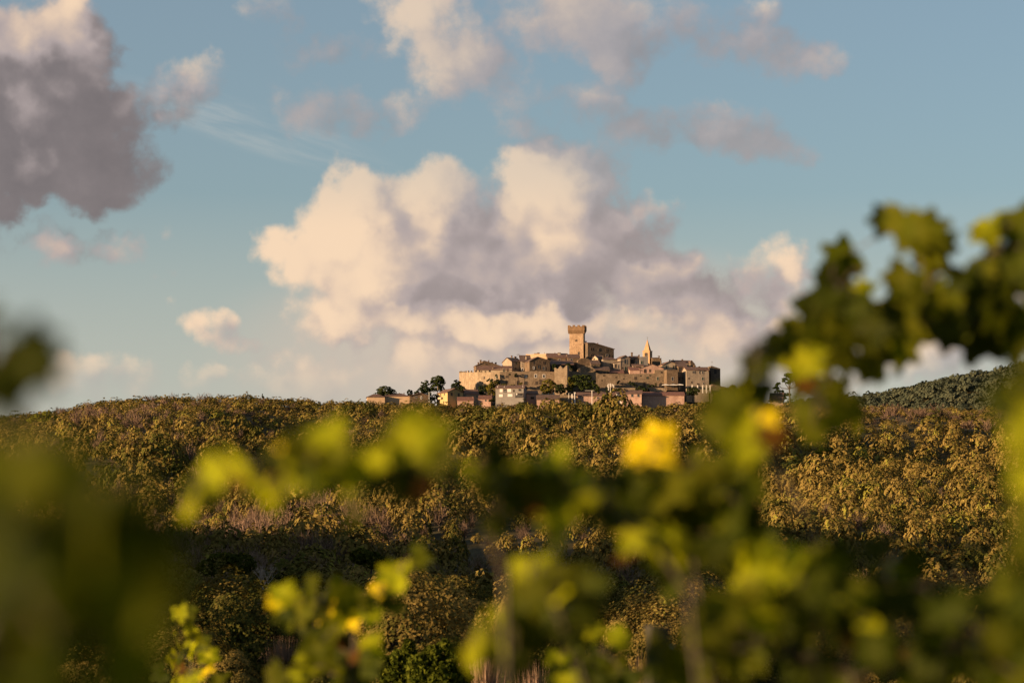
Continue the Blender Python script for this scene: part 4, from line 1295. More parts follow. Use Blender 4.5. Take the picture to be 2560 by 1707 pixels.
crown_me = {k: [mesh_from('crown', v, t, n, F['oak']) for v, t, n in LOD[k]] for k in (0, 1, 2)}
twig_me = {k: [mesh_from('twigs', v, t, n, F['bare']) for v, t, n in BLOD[k]] for k in (0, 1, 2)}
trunk_me = [trunk_mesh(seed=i) for i in range(3)]
for q in trunk_me:
    q.materials.append(M['bark'])
COLN = ['at the far left edge', 'at the left', 'left of the middle', 'in the middle', 'right of the middle', 'at the right', 'at the far right edge']


def spot(i):
    """where on the near slope a shrub stands, in words"""
    c = COLN[int(np.clip(px_[i] / 2560 * 7, 0, 6))]
    r = PL[i, 1]
    row = 'closest to the vines' if r < 72 else 'just beyond the nearest bushes' if r < 95 else 'at the foot of the wood' if r < 150 else 'in the lower wood' if r < 230 else 'higher up the near slope'
    return row + ' ' + c


def size_word(i):
    k = PL[i, 2] / PL[i, 3]
    return 'small' if k < .8 else 'middling' if k < 1.15 else 'large'


for i in oaks:
    x, Y, dia, _ = PL[i]
    r = dia * .56
    e = empty('oak_shrub', (x, Y, gzv[i]), random.uniform(0, 6.28))
    tag(e, size_word(i) + ' rounded evergreen shrub ' + spot(i), 'shrub', 'evergreen shrubs on the near slope')
    s = (r, r, r * random.uniform(.95, 1.35))
    link('trunk', random.choice(trunk_me), None, e).scale = s
    c = link('crown', random.choice(crown_me[min(lod_of(Y), 2)]), None, e)
    c['kind'] = 'stuff'
    c.scale = s; c.location = (0, 0, dia * .10)
for i in bares:
    x, Y, dia, _ = PL[i]
    r = dia * .56
    e = empty('bare_shrub', (x, Y, gzv[i]), random.uniform(0, 6.28))
    tag(e, size_word(i) + ' leafless pinkish brown brush ' + spot(i), 'brush', 'leafless brush on the near slope')
    s = (r, r, r * random.uniform(.8, 1.3))
    link('stem', random.choice(trunk_me), None, e).scale = s
    c = link('twigs', random.choice(twig_me[min(lod_of(Y), 2)]), None, e)
    c['kind'] = 'stuff'
    c.scale = s


# --- wooded hill far behind on the right
_hx = [1700, 1900, 2050, 2195, 2253, 2331, 2424, 2560, 2760, 3100]
_hy = [1045, 1030, 1012, 990, 974, 955, 941, 915, 878, 843]


def hill_z(x, Y):
    px = np.clip(x / (K * 2600) + 1280, 1700, 3100)
    top = 2600 * np.tan(PITCH + np.arctan((853.5 - np.interp(px, _hx, _hy)) * K))
    f = np.exp(-np.abs((Y - 2600) / 520) ** 1.7)
    return top * f + 8 * np.sin(x / 60) * np.sin(Y / 90) * f - 5


hill = link('hill', grid_mesh('hill', np.linspace(150, 1300, 70), np.linspace(1750, 3600, 60), hill_z), M['earth'])
tag(hill, 'far wooded hill rising at the right edge', kind='structure')
_r = np.random.default_rng(31)
n = 5200
hx = _r.uniform(230, 760, n); hyy = _r.uniform(1950, 2680, n)
ok = hx > (1850 - 1280) * K * hyy
hx, hyy = hx[ok], hyy[ok]
hz_ = hill_z(hx, hyy)
vs, ts = [], []
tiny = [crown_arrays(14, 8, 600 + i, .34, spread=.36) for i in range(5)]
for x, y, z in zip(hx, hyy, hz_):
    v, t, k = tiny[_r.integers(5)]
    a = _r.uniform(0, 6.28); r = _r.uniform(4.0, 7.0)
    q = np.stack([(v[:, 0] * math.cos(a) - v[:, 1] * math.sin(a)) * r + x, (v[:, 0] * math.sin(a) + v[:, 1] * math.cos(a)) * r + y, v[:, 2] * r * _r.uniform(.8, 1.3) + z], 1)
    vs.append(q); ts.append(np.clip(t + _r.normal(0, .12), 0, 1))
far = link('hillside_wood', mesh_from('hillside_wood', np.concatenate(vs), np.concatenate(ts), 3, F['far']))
tag(far, 'dark green wood covering the far hill, bluish with painted haze', kind='stuff')


# --- single trees
def tree(name, label, Y, blobs, n, leaf, mat, base, cat='tree', group=None, flat=1.0, trunk=None, jit=.5, up=.35, quad=True, tr=.35, fill=1.06):
    """blobs: (column, row, half width, half height) of the crown's masses; trunk: column of the foot"""
    rng = np.random.default_rng(int(blobs[0][0] * 7 + blobs[0][1]))
    mp = K * Y
    tx = trunk if trunk is not None else sum(b[0] for b in blobs) / len(blobs)
    foot = P(tx, base, Y)
    e = tag(empty(name, foot), label, cat, group)
    cs, ns, tt, cen = [], [], [], []
    wsum = sum(b[2] * b[3] for b in blobs)
    for bx, by, rx, ry in blobs:
        k = max(12, int(n * rx * ry / wsum))
        c0 = np.array(P(bx, by, Y) - foot)
        c0[1] += rng.uniform(-.3, .3) * rx * mp
        cen.append((c0, rx * mp, ry * mp))
        # each mass is itself made of clumps
        nc = max(6, int(4 + rx * ry / 10))
        cd = unit(rng.normal(size=(nc, 3)) + np.array([0, -.3, .25]))
        own = rng.integers(nc, size=k)
        d = unit(rng.normal(size=(k, 3)) + cd[own] * .8 + np.array([0, 0, up]))
        cl = c0 + cd[own] * np.array([rx * mp, rx * mp, ry * mp]) * .66
        c = cl + d * np.array([rx * mp, rx * mp, ry * mp * flat]) * .40 * rng.uniform(.7, fill, (k, 1))
        cs.append(c); ns.append(unit(d + rng.normal(size=d.shape) * jit))
        tt.append(np.clip(rng.normal(.45, .12, nc)[own] + rng.normal(0, .1, k), 0, 1))
    c, nn, t = np.concatenate(cs), np.concatenate(ns), np.concatenate(tt)
    v, t, k = tri_mesh('', c, nn, leaf * rng.uniform(.7, 1.3, len(c)), t, rng, quad)
    link('crown', mesh_from('crown', v, t, k, F[mat]), None, e)['kind'] = 'stuff'
    mb = MB()
    top = max(q[0][2] for q in cen)
    mid = np.mean([q[0] for q in cen], 0)
    mb.tube([(0, 0, -4), (0, 0, 0), (mid[0] * .5, mid[1] * .5, mid[2] * .6)], [tr * 1.4, tr, tr * .7], 6)
    for c0, rx, ry in cen[:9]:
        mb.tube([(mid[0] * .5, mid[1] * .5, mid[2] * .6), (c0[0] * .7, c0[1] * .7, c0[2] * .8), tuple(c0)], [tr * .55, tr * .4, tr * .12], 4)
    mb.build('trunk', M['bark'], e)
    return e


G2 = 'trees beside the town'
tree('oak_tree', 'broad dark dome-shaped tree behind the leftmost farmhouses', 1398, [(948, 983, 16, 12), (962, 978, 20, 13), (978, 983, 14, 11), (960, 986, 26, 9)], 1900, .50, 'darkoak', 1000)
tree('oak_tree', 'small round dark tree between the hipped farmhouse and the brown gabled house', 1398, [(1023, 981, 8, 8), (1028, 984, 6, 6)], 420, .45, 'darkoak', 1000)
tree('pine_tree', 'loose open pine left of the tall round pine', 1400, [(1055, 960, 6, 5), (1064, 955, 7, 5), (1062, 964, 6, 5), (1070, 962, 4, 4), (1056, 967, 5, 3)], 520, .45, 'dkpine', 992, jit=.9)
tree('oak_tree', 'dark bushy tree under the loose open pine', 1396, [(1052, 978, 9, 10), (1064, 975, 12, 13), (1042, 984, 8, 7), (1073, 981, 8, 8)], 1100, .48, 'darkoak', 1000)
tree('pine_tree', 'tall round green pine left of the bastion', 1402, [(1094, 950, 17, 11), (1087, 957, 12, 10), (1104, 956, 10, 12), (1092, 968, 17, 10), (1080, 975, 8, 8), (1103, 972, 9, 9)], 2600, .48, 'dkpine', 998)
tree('oak_tree', 'dark tree leaning against the left end of the bastion', 1402, [(1141, 958, 8, 9), (1134, 968, 8, 9), (1146, 972, 12, 12), (1150, 962, 5, 8)], 1300, .46, 'darkoak', 1000)
tree('oak_tree', 'dark bushy tree at the foot of the bastion behind the yellow villa', 1399, [(1155, 974, 10, 9), (1166, 979, 9, 8), (1158, 984, 12, 6)], 900, .46, 'darkoak', 1004)
tree('creeper', 'ivy hanging on the bastion beside the yellowish tree', 1403, [(1222, 951, 6, 4), (1232, 952, 9, 4.5), (1244, 953, 5, 5), (1247, 962, 3, 8)], 700, .40, 'darkoak', 986, cat='creeper')
tree('oak_tree', 'yellowish green tree before the bastion, left of the grey apartment block', 1390, [(1226, 964, 10, 9), (1236, 960, 10, 8), (1222, 975, 9, 9), (1238, 974, 12, 12), (1230, 986, 10, 8)], 2000, .44, 'yellowish', 1004)
tree('hedge', 'dark clipped hedge tree between the white cottage and the yellowish tree', 1394, [(1204, 969, 8, 7), (1213, 971, 7, 8), (1208, 982, 11, 9)], 900, .44, 'darkoak', 1002, cat='hedge')
tree('hedge', 'dark hedge at the left foot of the grey apartment block', 1379, [(1222, 1001, 10, 5), (1233, 1000, 6, 6)], 480, .42, 'darkoak', 1010, cat='hedge')
tree('oak_tree', 'loose yellowish tree before the rampart left of the turret', 1392, [(1362, 959, 9, 8), (1372, 955, 10, 8), (1382, 963, 9, 9), (1360, 971, 10, 9), (1374, 974, 13, 10), (1366, 983, 14, 7)], 2300, .42, 'yellowish', 1002, jit=.8)
tree('oak_tree', 'dark bush below the swallow-tailed turret', 1390, [(1393, 968, 9, 7), (1403, 967, 9, 8), (1398, 978, 14, 8), (1410, 975, 6, 7)], 1300, .44, 'darkoak', 1000)
tree('pine_tree', 'big spreading umbrella pine in front of the rampart', 1394, [(1440, 943, 12, 6), (1455, 941, 11, 5), (1470, 943, 12, 6), (1430, 950, 10, 6), (1450, 952, 18, 7), (1470, 955, 14, 8), (1484, 958, 9, 7), (1442, 963, 16, 7), (1462, 968, 18, 9), (1488, 969, 12, 10)], 3600, .46, 'dkpine', 1002, trunk=1452)
tree('oak_tree', 'yellowish bush at the left side of the umbrella pine', 1392, [(1424, 950, 6, 8), (1428, 962, 8, 9), (1424, 974, 9, 8)], 900, .42, 'yellowish', 1000)
tree('hedge', 'long dark hedge below the terrace wall right of the antenna mast', 1392, [(1536, 976, 10, 4), (1550, 975, 11, 5), (1562, 976, 8, 3.5)], 700, .42, 'darkoak', 992, cat='hedge')
tree('oak_tree', 'dark green bushes growing over the terrace wall', 1394, [(1594, 972, 6, 4), (1602, 970, 10, 5), (1612, 975, 12, 7), (1600, 979, 10, 5)], 1000, .42, 'darkoak', 992)
tree('cypress_tree', 'small dark pointed cypress beside the antenna mast', 1373, [(1518, 973, 2.2, 6), (1518, 981, 3.8, 8), (1518, 991, 5, 9)], 800, .36, 'darkoak', 1006)
tree('oak_tree', 'dark round tree at the right foot of the rampart', 1390, [(1724, 978, 9, 9), (1734, 974, 11, 7), (1742, 979, 8, 9), (1730, 984, 14, 6)], 1300, .44, 'darkoak', 1002)
tree('plant', 'dark climbing plant on the rampart right of the umbrella pine', 1404, [(1547, 955, 4, 4), (1544, 958, 3, 3)], 260, .34, 'darkoak', 972, cat='plant', tr=.1)
tree('plant', 'dark bush against the rampart below the pink gabled house', 1401, [(1576, 958, 4, 5), (1583, 961, 6, 5), (1590, 964, 4, 3)], 520, .36, 'darkoak', 972, cat='plant', tr=.1)
tree('plant', 'low dark bushes left of the archway in the rampart', 1401, [(1622, 966, 5, 3.5), (1631, 966, 7, 3.5), (1640, 962, 2.5, 5)], 480, .36, 'darkoak', 972, cat='plant', tr=.1)
tree('plant', 'tuft of green growing at an opening high in the windowed rampart', 1402.5, [(1290, 936.5, 4, 3.5), (1287, 940, 3, 3)], 220, .32, 'darkoak', 950, cat='plant', tr=.08)
tree('plant', 'small dark tuft high on the rampart between two openings', 1402.5, [(1274, 936.5, 2.6, 2.6)], 120, .30, 'darkoak', 950, cat='plant', tr=.08)
tree('plant', 'dark plant tumbling from a niche near the end of the bastion', 1403, [(1240.5, 938.5, 3.4, 3.4), (1243, 943, 2, 4)], 200, .32, 'darkoak', 952, cat='plant', tr=.08)
tree('plant', 'green bushes along the foot of the windowed rampart', 1399, [(1260, 963, 8, 3), (1282, 964, 9, 3.5), (1303, 961, 7, 5)], 640, .36, 'yellowish', 975, cat='plant', tr=.1)
tree('oak_tree', 'dark garden trees under the lean-to roof behind the turret', 1412, [(1386, 917, 7, 7), (1420, 917, 9, 8), (1432, 922, 6, 5)], 900, .42, 'darkoak', 940)
tree('pine_tree', 'tall umbrella pine with a bare forked trunk right of the town', 1380, [(1968, 938, 11, 6), (1978, 941, 13, 7), (1960, 950, 9, 6), (1985, 950, 12, 8), (1995, 958, 8, 8), (1946, 962, 8, 6), (1972, 955, 9, 5)], 2300, .50, 'dkpine', 1004, trunk=1975, tr=.5)
tree('oak_tree', 'dark bush behind the pale stone house right of the town', 1392, [(1940, 974, 9, 9), (1952, 984, 10, 10), (1966, 990, 12, 8)], 900, .48, 'darkoak', 1008)
tree('oak_tree', 'bushy greenery rising at the right end of the town walls', 1378, [(1812, 978, 14, 10), (1832, 974, 14, 12), (1850, 982, 16, 10), (1795, 988, 14, 7), (1866, 990, 14, 8)], 2600, .46, 'yellowish', 1010)
BP = 'bright green pines in the brown scrub at the left'
tree('pine_tree', 'tallest of the bright green pines at the left, layered and pointed', 1180, [(338, 1052, 10, 7), (334, 1060, 15, 7), (344, 1066, 16, 7), (330, 1074, 17, 7), (345, 1082, 17, 7), (334, 1090, 18, 8)], 2300, .46, 'pine', 1108)
tree('pine_tree', 'round bright green pine just left of the tallest one', 1185, [(298, 1068, 15, 9), (292, 1077, 14, 8), (303, 1082, 15, 8), (296, 1090, 14, 7)], 1500, .46, 'pine', 1108)
tree('pine_tree', 'low bright green pine left of the pair', 1150, [(232, 1085, 12, 8), (222, 1094, 16, 9), (242, 1098, 16, 9), (228, 1104, 20, 7)], 1500, .46, 'pine', 1118)
tree('pine_tree', 'lowest bright green pine, furthest down the slope', 1100, [(128, 1110, 14, 8), (120, 1118, 16, 9), (138, 1119, 12, 9)], 1000, .44, 'pine', 1135)
tree('pine_tree', 'wide duller green pine at the far left of the slope', 1230, [(118, 1036, 14, 8), (96, 1044, 22, 9), (130, 1048, 22, 10), (85, 1052, 18, 8), (112, 1056, 24, 9)], 2000, .5, 'pine', 1075)
tree('hedge', 'dark bushes filling the gap between the brown gabled house and the yellow villa', 1393, [(1076, 990, 9, 9), (1086, 993, 9, 8), (1080, 1002, 14, 8), (1072, 1000, 8, 8)], 900, .45, 'darkoak', 1012, cat='hedge')
tree('cypress_tree', 'tiny dark cypress on the skyline at the left', 1385, [(657, 989, 2.0, 5), (657, 996, 3.4, 6)], 260, .4, 'darkoak', 1008)

# a few yellow-green bushes among the scrub
for bx, by, rx, Y, lab in ((1182, 1150, 18, 900, 'yellow green bush in the scrub above the middle vine shoots'), (2340, 1035, 26, 1270, 'yellow green bush below the bare brush far right'), (2055, 1128, 16, 1000, 'bright yellow green bush among dark scrub, right'),
                           (1965, 1100, 14, 1060, 'pale yellow bush at the edge of the right-hand scrub'), (800, 1208, 20, 780, 'light green bush above the pinkish brush'), (1400, 1180, 14, 840, 'small yellow bush beneath the town')):
    tree('bush', lab, Y, [(bx, by, rx, rx * .55), (bx + rx * .6, by + 4, rx * .6, rx * .45), (bx - rx * .6, by + 3, rx * .7, rx * .45)], 620, .30 * Y / 1000 + .1, 'pine', by + rx * .7, cat='bush', tr=.15)

# --- near shrubs at the lower edge, leaf by leaf
NB = 'bright leafy bushes at the foot of the slope'
tree('bush', 'bright green bush with shining leaves at the lower edge, left of the centre vine leaf', 46, [(1000, 1650, 26, 26), (985, 1690, 40, 34), (955, 1660, 22, 26), (1020, 1700, 30, 30)], 1500, .070, 'shrub', 1800, cat='bush', tr=.03, jit=.9, group=None)
tree('bush', 'tall bright bush with upright leafy tips at the middle of the lower edge', 44, [(1022, 1618, 14, 22), (1050, 1660, 30, 26), (1080, 1640, 26, 26), (1110, 1630, 20, 30), (1130, 1650, 22, 26), (1100, 1690, 46, 36), (1060, 1700, 40, 36), (1150, 1700, 30, 30)], 2600, .068, 'shrub', 1800, cat='bush', tr=.03, jit=.9)
tree('bush', 'dark large-leaved bush at the lower left behind the vines', 62, [(560, 1560, 60, 50), (500, 1600, 60, 60), (620, 1610, 60, 50), (560, 1660, 90, 60), (640, 1680, 50, 50)], 4200, .095, 'darkshrub', 1800, cat='bush', tr=.05, jit=.9)
tree('bush', 'dark bush low at the left edge of the view', 58, [(60, 1600, 90, 60), (180, 1640, 90, 60), (300, 1650, 80, 60), (400, 1670, 60, 50)], 3600, .10, 'darkshrub', 1800, cat='bush', tr=.05, jit=.9)
tree('bush', 'dark rounded bush in the shade below the pinkish brush', 190, [(900, 1390, 26, 20), (930, 1400, 26, 22), (955, 1410, 20, 18)], 1500, .15, 'darkshrub', 1440, cat='bush', tr=.08)
tree('bush', 'blackish bush in the shade left of the bare grey tree', 210, [(560, 1400, 40, 22), (600, 1410, 40, 26), (530, 1420, 40, 22)], 1900, .16, 'darkshrub', 1450, cat='bush', tr=.08)


def blades(label, px, py, w, h, Y, n, mat, name='dry_grass', cat='grass tuft', wd=.012, lean=.22):
    rng = np.random.default_rng(int(px))
    b = P(px, py, Y)
    mp = K * Y
    W, H = w * mp / 2, h * mp
    x = rng.normal(0, W * .5, n); y = rng.normal(0, W * .5, n)
    hh = H * rng.uniform(.45, 1.05, n)
    lx_, ly_ = x * .5 / W * H * lean + rng.normal(0, .10, n) * H, rng.normal(0, .12, n) * H
    a = rng.uniform(0, 6.28, n)
    dx, dy = np.cos(a) * wd, np.sin(a) * wd
    z0 = np.full(n, -.3)
    v = np.stack([np.stack([x - dx, y - dy, z0], 1), np.stack([x + dx, y + dy, z0], 1), np.stack([x + lx_, y + ly_, hh], 1)], 1).reshape(-1, 3)
    t = np.repeat(np.clip(rng.normal(.5, .2, n), 0, 1), 3)
    o = link(name, mesh_from(name, v, t, 3, F[mat]))
    o.location = b
    return tag(o, label, cat)


blades('pale pinkish dry grass tuft at the lower left beside the red-stemmed vine', 705, 1690, 46, 100, 52, 520, 'straw')
blades('dry reddish grass tuft at the lower edge right of the bright bushes', 1215, 1715, 60, 80, 48, 420, 'straw')
blades('thin pale dry stalks standing beside the grey vineyard post', 1598, 1715, 44, 110, 40, 60, 'straw', wd=.008)
blades('thin dry stalks in the shade at the lower middle', 1385, 1640, 60, 80, 60, 90, 'straw', wd=.008)
blades('dry stalks at the lower edge, left of the dark bush', 1330, 1710, 70, 70, 44, 130, 'straw', wd=.008)


def bare_tree(label, px, py, w, h, Y, seed):
    rr = random.Random(seed)
    b = P(px, py, Y)
    mp = K * Y
    W, H = w * mp / 2, h * mp
    e = tag(empty('bare_tree', b), label, 'bare tree', None)
    tr, tw = MB(), MB()

    def grow(p, d, ln, r, lv):
        q = p + d * ln * .5 + Vector((rr.uniform(-1, 1), rr.uniform(-1, 1), rr.uniform(-.3, 1))) * ln * .08
        e2 = q + (d + Vector((rr.uniform(-1, 1), rr.uniform(-1, 1), .3)) * .15) * ln * .5
        (tr if lv < 2 else tw).tube([p, q, e2], [r, r * .8, r * .6], 4)
        if lv < 4:
            for _ in range(rr.choice((2, 3, 3))):
                nd = (d + Vector((rr.uniform(-1, 1) * .75, rr.uniform(-1, 1) * .75, rr.uniform(-.1, .6)))).normalized()
                grow(e2, nd, ln * rr.uniform(.6, .85), r * .55, lv + 1)
    for k in range(4):
        a = k * 1.57 + rr.uniform(-.5, .5)
        grow(Vector((0, 0, -.3)), Vector((math.cos(a) * .4, math.sin(a) * .4, 1)).normalized(), H * .30, H * .022, 0)
    tr.build('trunk', M['greytwig'], e)
    tw.build('twigs', M['greytwig'], e)['kind'] = 'stuff'


M['greytwig'] = plain('grey_bare_wood', (.26, .20, .16), .9, .2)
bare_tree('leafless grey tree with forked branches in the shade at the lower left', 662, 1470, 70, 75, 160, 3)
bare_tree('leafless grey bush with a tangle of twigs below the forked bare tree', 668, 1530, 80, 60, 110, 8)
bare_tree('leafless dark tree standing right of the middle over the vineyard post', 1630, 1570, 70, 90, 120, 5)

# ------------------------------------------------------------------ the vines in the foreground
def vine_leaf_mat(name, c_top, c_low, trans, tmix=.45, vein=.25):
    mt = bpy.data.materials.new(name)
    mt.use_nodes = True
    nt = mt.node_tree
    nt.nodes.clear()
    L = nt.links.new
    tc = nt.nodes.new('ShaderNodeTexCoord')
    oi = nt.nodes.new('ShaderNodeObjectInfo')
    n1 = nt.nodes.new('ShaderNodeTexNoise'); n1.inputs['Scale'].default_value = 2.6; n1.inputs['Detail'].default_value = 4
    ad = nt.nodes.new('ShaderNodeVectorMath'); ad.operation = 'ADD'
    L(tc.outputs['Object'], ad.inputs[0]); L(oi.outputs['Random'], ad.inputs[1])
    L(ad.outputs[0], n1.inputs['Vector'])
    mr = nt.nodes.new('ShaderNodeMapRange'); mr.inputs[1].default_value = .35; mr.inputs[2].default_value = .65
    L(n1.outputs['Fac'], mr.inputs[0])
    mx = nt.nodes.new('ShaderNodeMix'); mx.data_type = 'RGBA'
    L(mr.outputs[0], mx.inputs[0]); mx.inputs[6].default_value = (*c_top, 1); mx.inputs[7].default_value = (*c_low, 1)
    hv = nt.nodes.new('ShaderNodeHueSaturation')
    v = nt.nodes.new('ShaderNodeMapRange'); v.inputs[3].default_value = .75; v.inputs[4].default_value = 1.25
    L(oi.outputs['Random'], v.inputs[0]); L(v.outputs[0], hv.inputs['Value']); L(mx.outputs[2], hv.inputs['Color'])
    d = nt.nodes.new('ShaderNodeBsdfPrincipled'); L(hv.outputs[0], d.inputs['Base Color'])
    d.inputs['Roughness'].default_value = .55; d.inputs['Specular IOR Level'].default_value = .03
    t = nt.nodes.new('ShaderNodeBsdfTranslucent'); t.inputs[0].default_value = (*trans, 1)
    ms = nt.nodes.new('ShaderNodeMixShader'); ms.inputs[0].default_value = tmix
    L(d.outputs[0], ms.inputs[1]); L(t.outputs[0], ms.inputs[2])
    o = nt.nodes.new('ShaderNodeOutputMaterial'); L(ms.outputs[0], o.inputs[0])
    return mt


VM = {
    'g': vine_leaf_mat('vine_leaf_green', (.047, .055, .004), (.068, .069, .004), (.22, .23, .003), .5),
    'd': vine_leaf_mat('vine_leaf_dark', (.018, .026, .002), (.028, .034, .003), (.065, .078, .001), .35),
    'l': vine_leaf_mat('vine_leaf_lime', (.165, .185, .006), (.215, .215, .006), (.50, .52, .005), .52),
    'y': vine_leaf_mat('vine_leaf_yellow', (.46, .36, .006), (.54, .42, .008), (.80, .62, .004)),
    'r': vine_leaf_mat('vine_leaf_rust', (.09, .040, .007), (.065, .032, .007), (.14, .055, .003)),
}
M['cane'] = plain('vine_cane', (.036, .022, .008), .7, .3, 20)
M['vinebark'] = plain('vine_bark', (.075, .052, .036), .95, .35, 30)
M['post'] = rough_mat('weathered_post', (.024, .021, .018), (.040, .035, .030), scale=4, fine=25, stain=.4)
M['wire'] = plain('trellis_wire', (.30, .29, .28), .4, .05, metal=.8)


def grape_leaf(seed):
    """five-lobed toothed leaf, 1 across, stalk at the origin, tip towards -Z, face towards -Y"""
    rr = random.Random(seed)
    n = 40
    ring = []
    for i in range(n):
        a = -math.pi + 2 * math.pi * i / n                  # 0 at the tip
        b = abs(a)
        r = .30
        for c, w, h in ((0, .36, .36), (.98, .34, .28), (1.95, .36, .20)):
            r += h * math.exp(-((b - c) / w) ** 2)
        if b > 2.75:
            r *= .35 + .65 * max(0, (math.pi - b) / .40) ** .8 if b > 2.85 else .8
        r *= 1 + (.07 if i % 2 else -.05) + rr.uniform(-.04, .04)
        ring.append((a, r))
    cup, fold, twist = rr.uniform(.10, .35), rr.uniform(.05, .4), rr.uniform(-.3, .3)

    def pt(a, r):
        x, z = math.sin(a) * r * .82, -math.cos(a) * r * .80 - .08
        y = cup * (x * x + z * z) * .8 - fold * abs(x) * .55 + twist * x * z + .05 * math.sin(5 * a) * r
        return (x, y, z)
    v = [(0, 0, 0)] + [pt(a, r * .5) for a, r in ring] + [pt(a, r) for a, r in ring]
    f = [(0, 1 + (i + 1) % n, 1 + i) for i in range(n)]
    f += [(1 + i, 1 + (i + 1) % n, 1 + n + (i + 1) % n, 1 + n + i) for i in range(n)]
    me = bpy.data.meshes.new('leaf')
    me.from_pydata(v, [], f)
    for p in me.polygons:
        p.use_smooth = True
    me.update()
    return me


LEAF = {k: [] for k in VM}
for k in VM:
    for s in range(5):
        me = grape_leaf(s + 3)
        me.materials.append(VM[k])
        LEAF[k].append(me)


def vine(label, canes, leaves, Y, trunk, dj=.12, seed=1, fill=.45):
    """canes: lists of (column, row, distance factor); leaves: (column, row, width in pixels, colour)"""
    rr = random.Random(seed)
    foot = P(trunk, 1500, Y)
    gzz = gz(foot.x, Y)
    e = tag(empty('grapevine', (foot.x, Y, gzz)), label, 'grapevine', 'grapevines in the foreground')
    o = Vector((foot.x, Y, gzz))
    pts = []
    for i, cn in enumerate(canes):
        q = [P(a, b, Y * (c if c else 1)) - o for a, b, *cc in [cn_ if len(cn_) > 2 else (*cn_, 1) for cn_ in cn] for c in cc]
        n = len(q)
        r0 = .0030 if i == 0 else .0026
        MB().tube(q, [r0 * (1 - .5 * j / max(1, n - 1)) for j in range(n)], 6).build('cane', M['cane'], e)
        for a, b in zip(q[:-1], q[1:]):
            for t in range(6):
                pts.append(a.lerp(b, t / 6))
        pts.append(q[-1])
    start = P(*canes[0][0][:2], Y) - o
    head = Vector((0, 0, .85))
    tk = MB().tube([(0, 0, -.1), (.02, .01, .3), (-.02, 0, .6), head], [.035, .028, .026, .022], 8)
    tk.build('trunk', M['vinebark'], e)
    MB().tube([head, head.lerp(start, .5) + Vector((0, .02, .04)), start], [.0036, .0028, .0025], 6).build('cane', M['cane'], e)
    stalk = MB()
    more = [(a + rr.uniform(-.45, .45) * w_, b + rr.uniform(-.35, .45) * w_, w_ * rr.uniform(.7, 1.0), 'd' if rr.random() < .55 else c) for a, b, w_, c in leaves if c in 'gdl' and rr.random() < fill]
    for (px, py, w, col, *rest) in leaves + more:
        Yl = Y * (1 + rr.uniform(-dj, dj) * .5)
        size = w * K * Yl * 1.30
        p = P(px, py - w * .18, Yl) - o
        me = LEAF[col][rr.randrange(5)]
        lf = link('leaf', me, None, e)
        lf.location = p
        lf.scale = (size, size, size)
        tilt = rr.gauss(-.25, .38)            # face leans to the sky
        turn = rr.gauss(-.35, .55)
        roll = rr.gauss(0, .55)
        lf.rotation_euler = (Matrix.Rotation(turn, 3, 'Z') @ Matrix.Rotation(tilt, 3, 'X') @ Matrix.Rotation(roll, 3, 'Y')).to_euler()
        near = min(pts, key=lambda c: (c - p).length_squared)
        d = p - near
        if d.length > .01:
            stalk.tube([near, near + d * .5 + Vector((0, 0, .012)), p], [.0022, .0018, .0014], 4)
    if stalk.v:
        stalk.build('leaf_stalks', M['cane'], e)['kind'] = 'stuff'
    return e


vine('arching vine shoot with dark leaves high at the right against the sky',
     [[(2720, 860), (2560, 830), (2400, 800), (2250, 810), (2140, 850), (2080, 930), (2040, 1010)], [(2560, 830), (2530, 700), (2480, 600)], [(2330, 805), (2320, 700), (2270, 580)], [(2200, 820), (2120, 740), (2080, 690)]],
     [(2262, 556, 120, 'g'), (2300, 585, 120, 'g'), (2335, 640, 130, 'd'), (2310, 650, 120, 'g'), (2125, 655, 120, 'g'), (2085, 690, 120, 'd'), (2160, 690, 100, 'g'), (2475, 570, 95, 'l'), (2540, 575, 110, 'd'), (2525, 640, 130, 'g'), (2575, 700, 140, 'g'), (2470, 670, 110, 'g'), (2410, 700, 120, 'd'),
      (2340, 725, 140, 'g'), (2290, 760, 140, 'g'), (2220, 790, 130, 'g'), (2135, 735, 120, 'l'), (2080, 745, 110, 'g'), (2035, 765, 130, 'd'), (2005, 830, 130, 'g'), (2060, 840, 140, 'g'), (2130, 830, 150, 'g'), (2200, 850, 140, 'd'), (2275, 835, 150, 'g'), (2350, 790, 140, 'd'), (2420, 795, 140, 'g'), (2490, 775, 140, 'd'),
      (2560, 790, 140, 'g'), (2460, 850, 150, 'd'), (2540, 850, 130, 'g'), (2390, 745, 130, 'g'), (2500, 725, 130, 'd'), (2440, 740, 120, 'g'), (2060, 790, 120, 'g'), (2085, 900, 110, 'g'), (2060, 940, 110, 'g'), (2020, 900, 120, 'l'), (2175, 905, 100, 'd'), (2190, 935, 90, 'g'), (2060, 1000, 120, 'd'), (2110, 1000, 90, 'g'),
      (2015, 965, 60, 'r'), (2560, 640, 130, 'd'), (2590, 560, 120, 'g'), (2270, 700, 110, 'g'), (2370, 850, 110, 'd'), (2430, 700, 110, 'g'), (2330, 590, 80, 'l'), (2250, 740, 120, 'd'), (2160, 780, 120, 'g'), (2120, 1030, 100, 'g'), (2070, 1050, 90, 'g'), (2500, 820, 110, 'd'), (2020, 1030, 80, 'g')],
     4.0, 2620, seed=4)
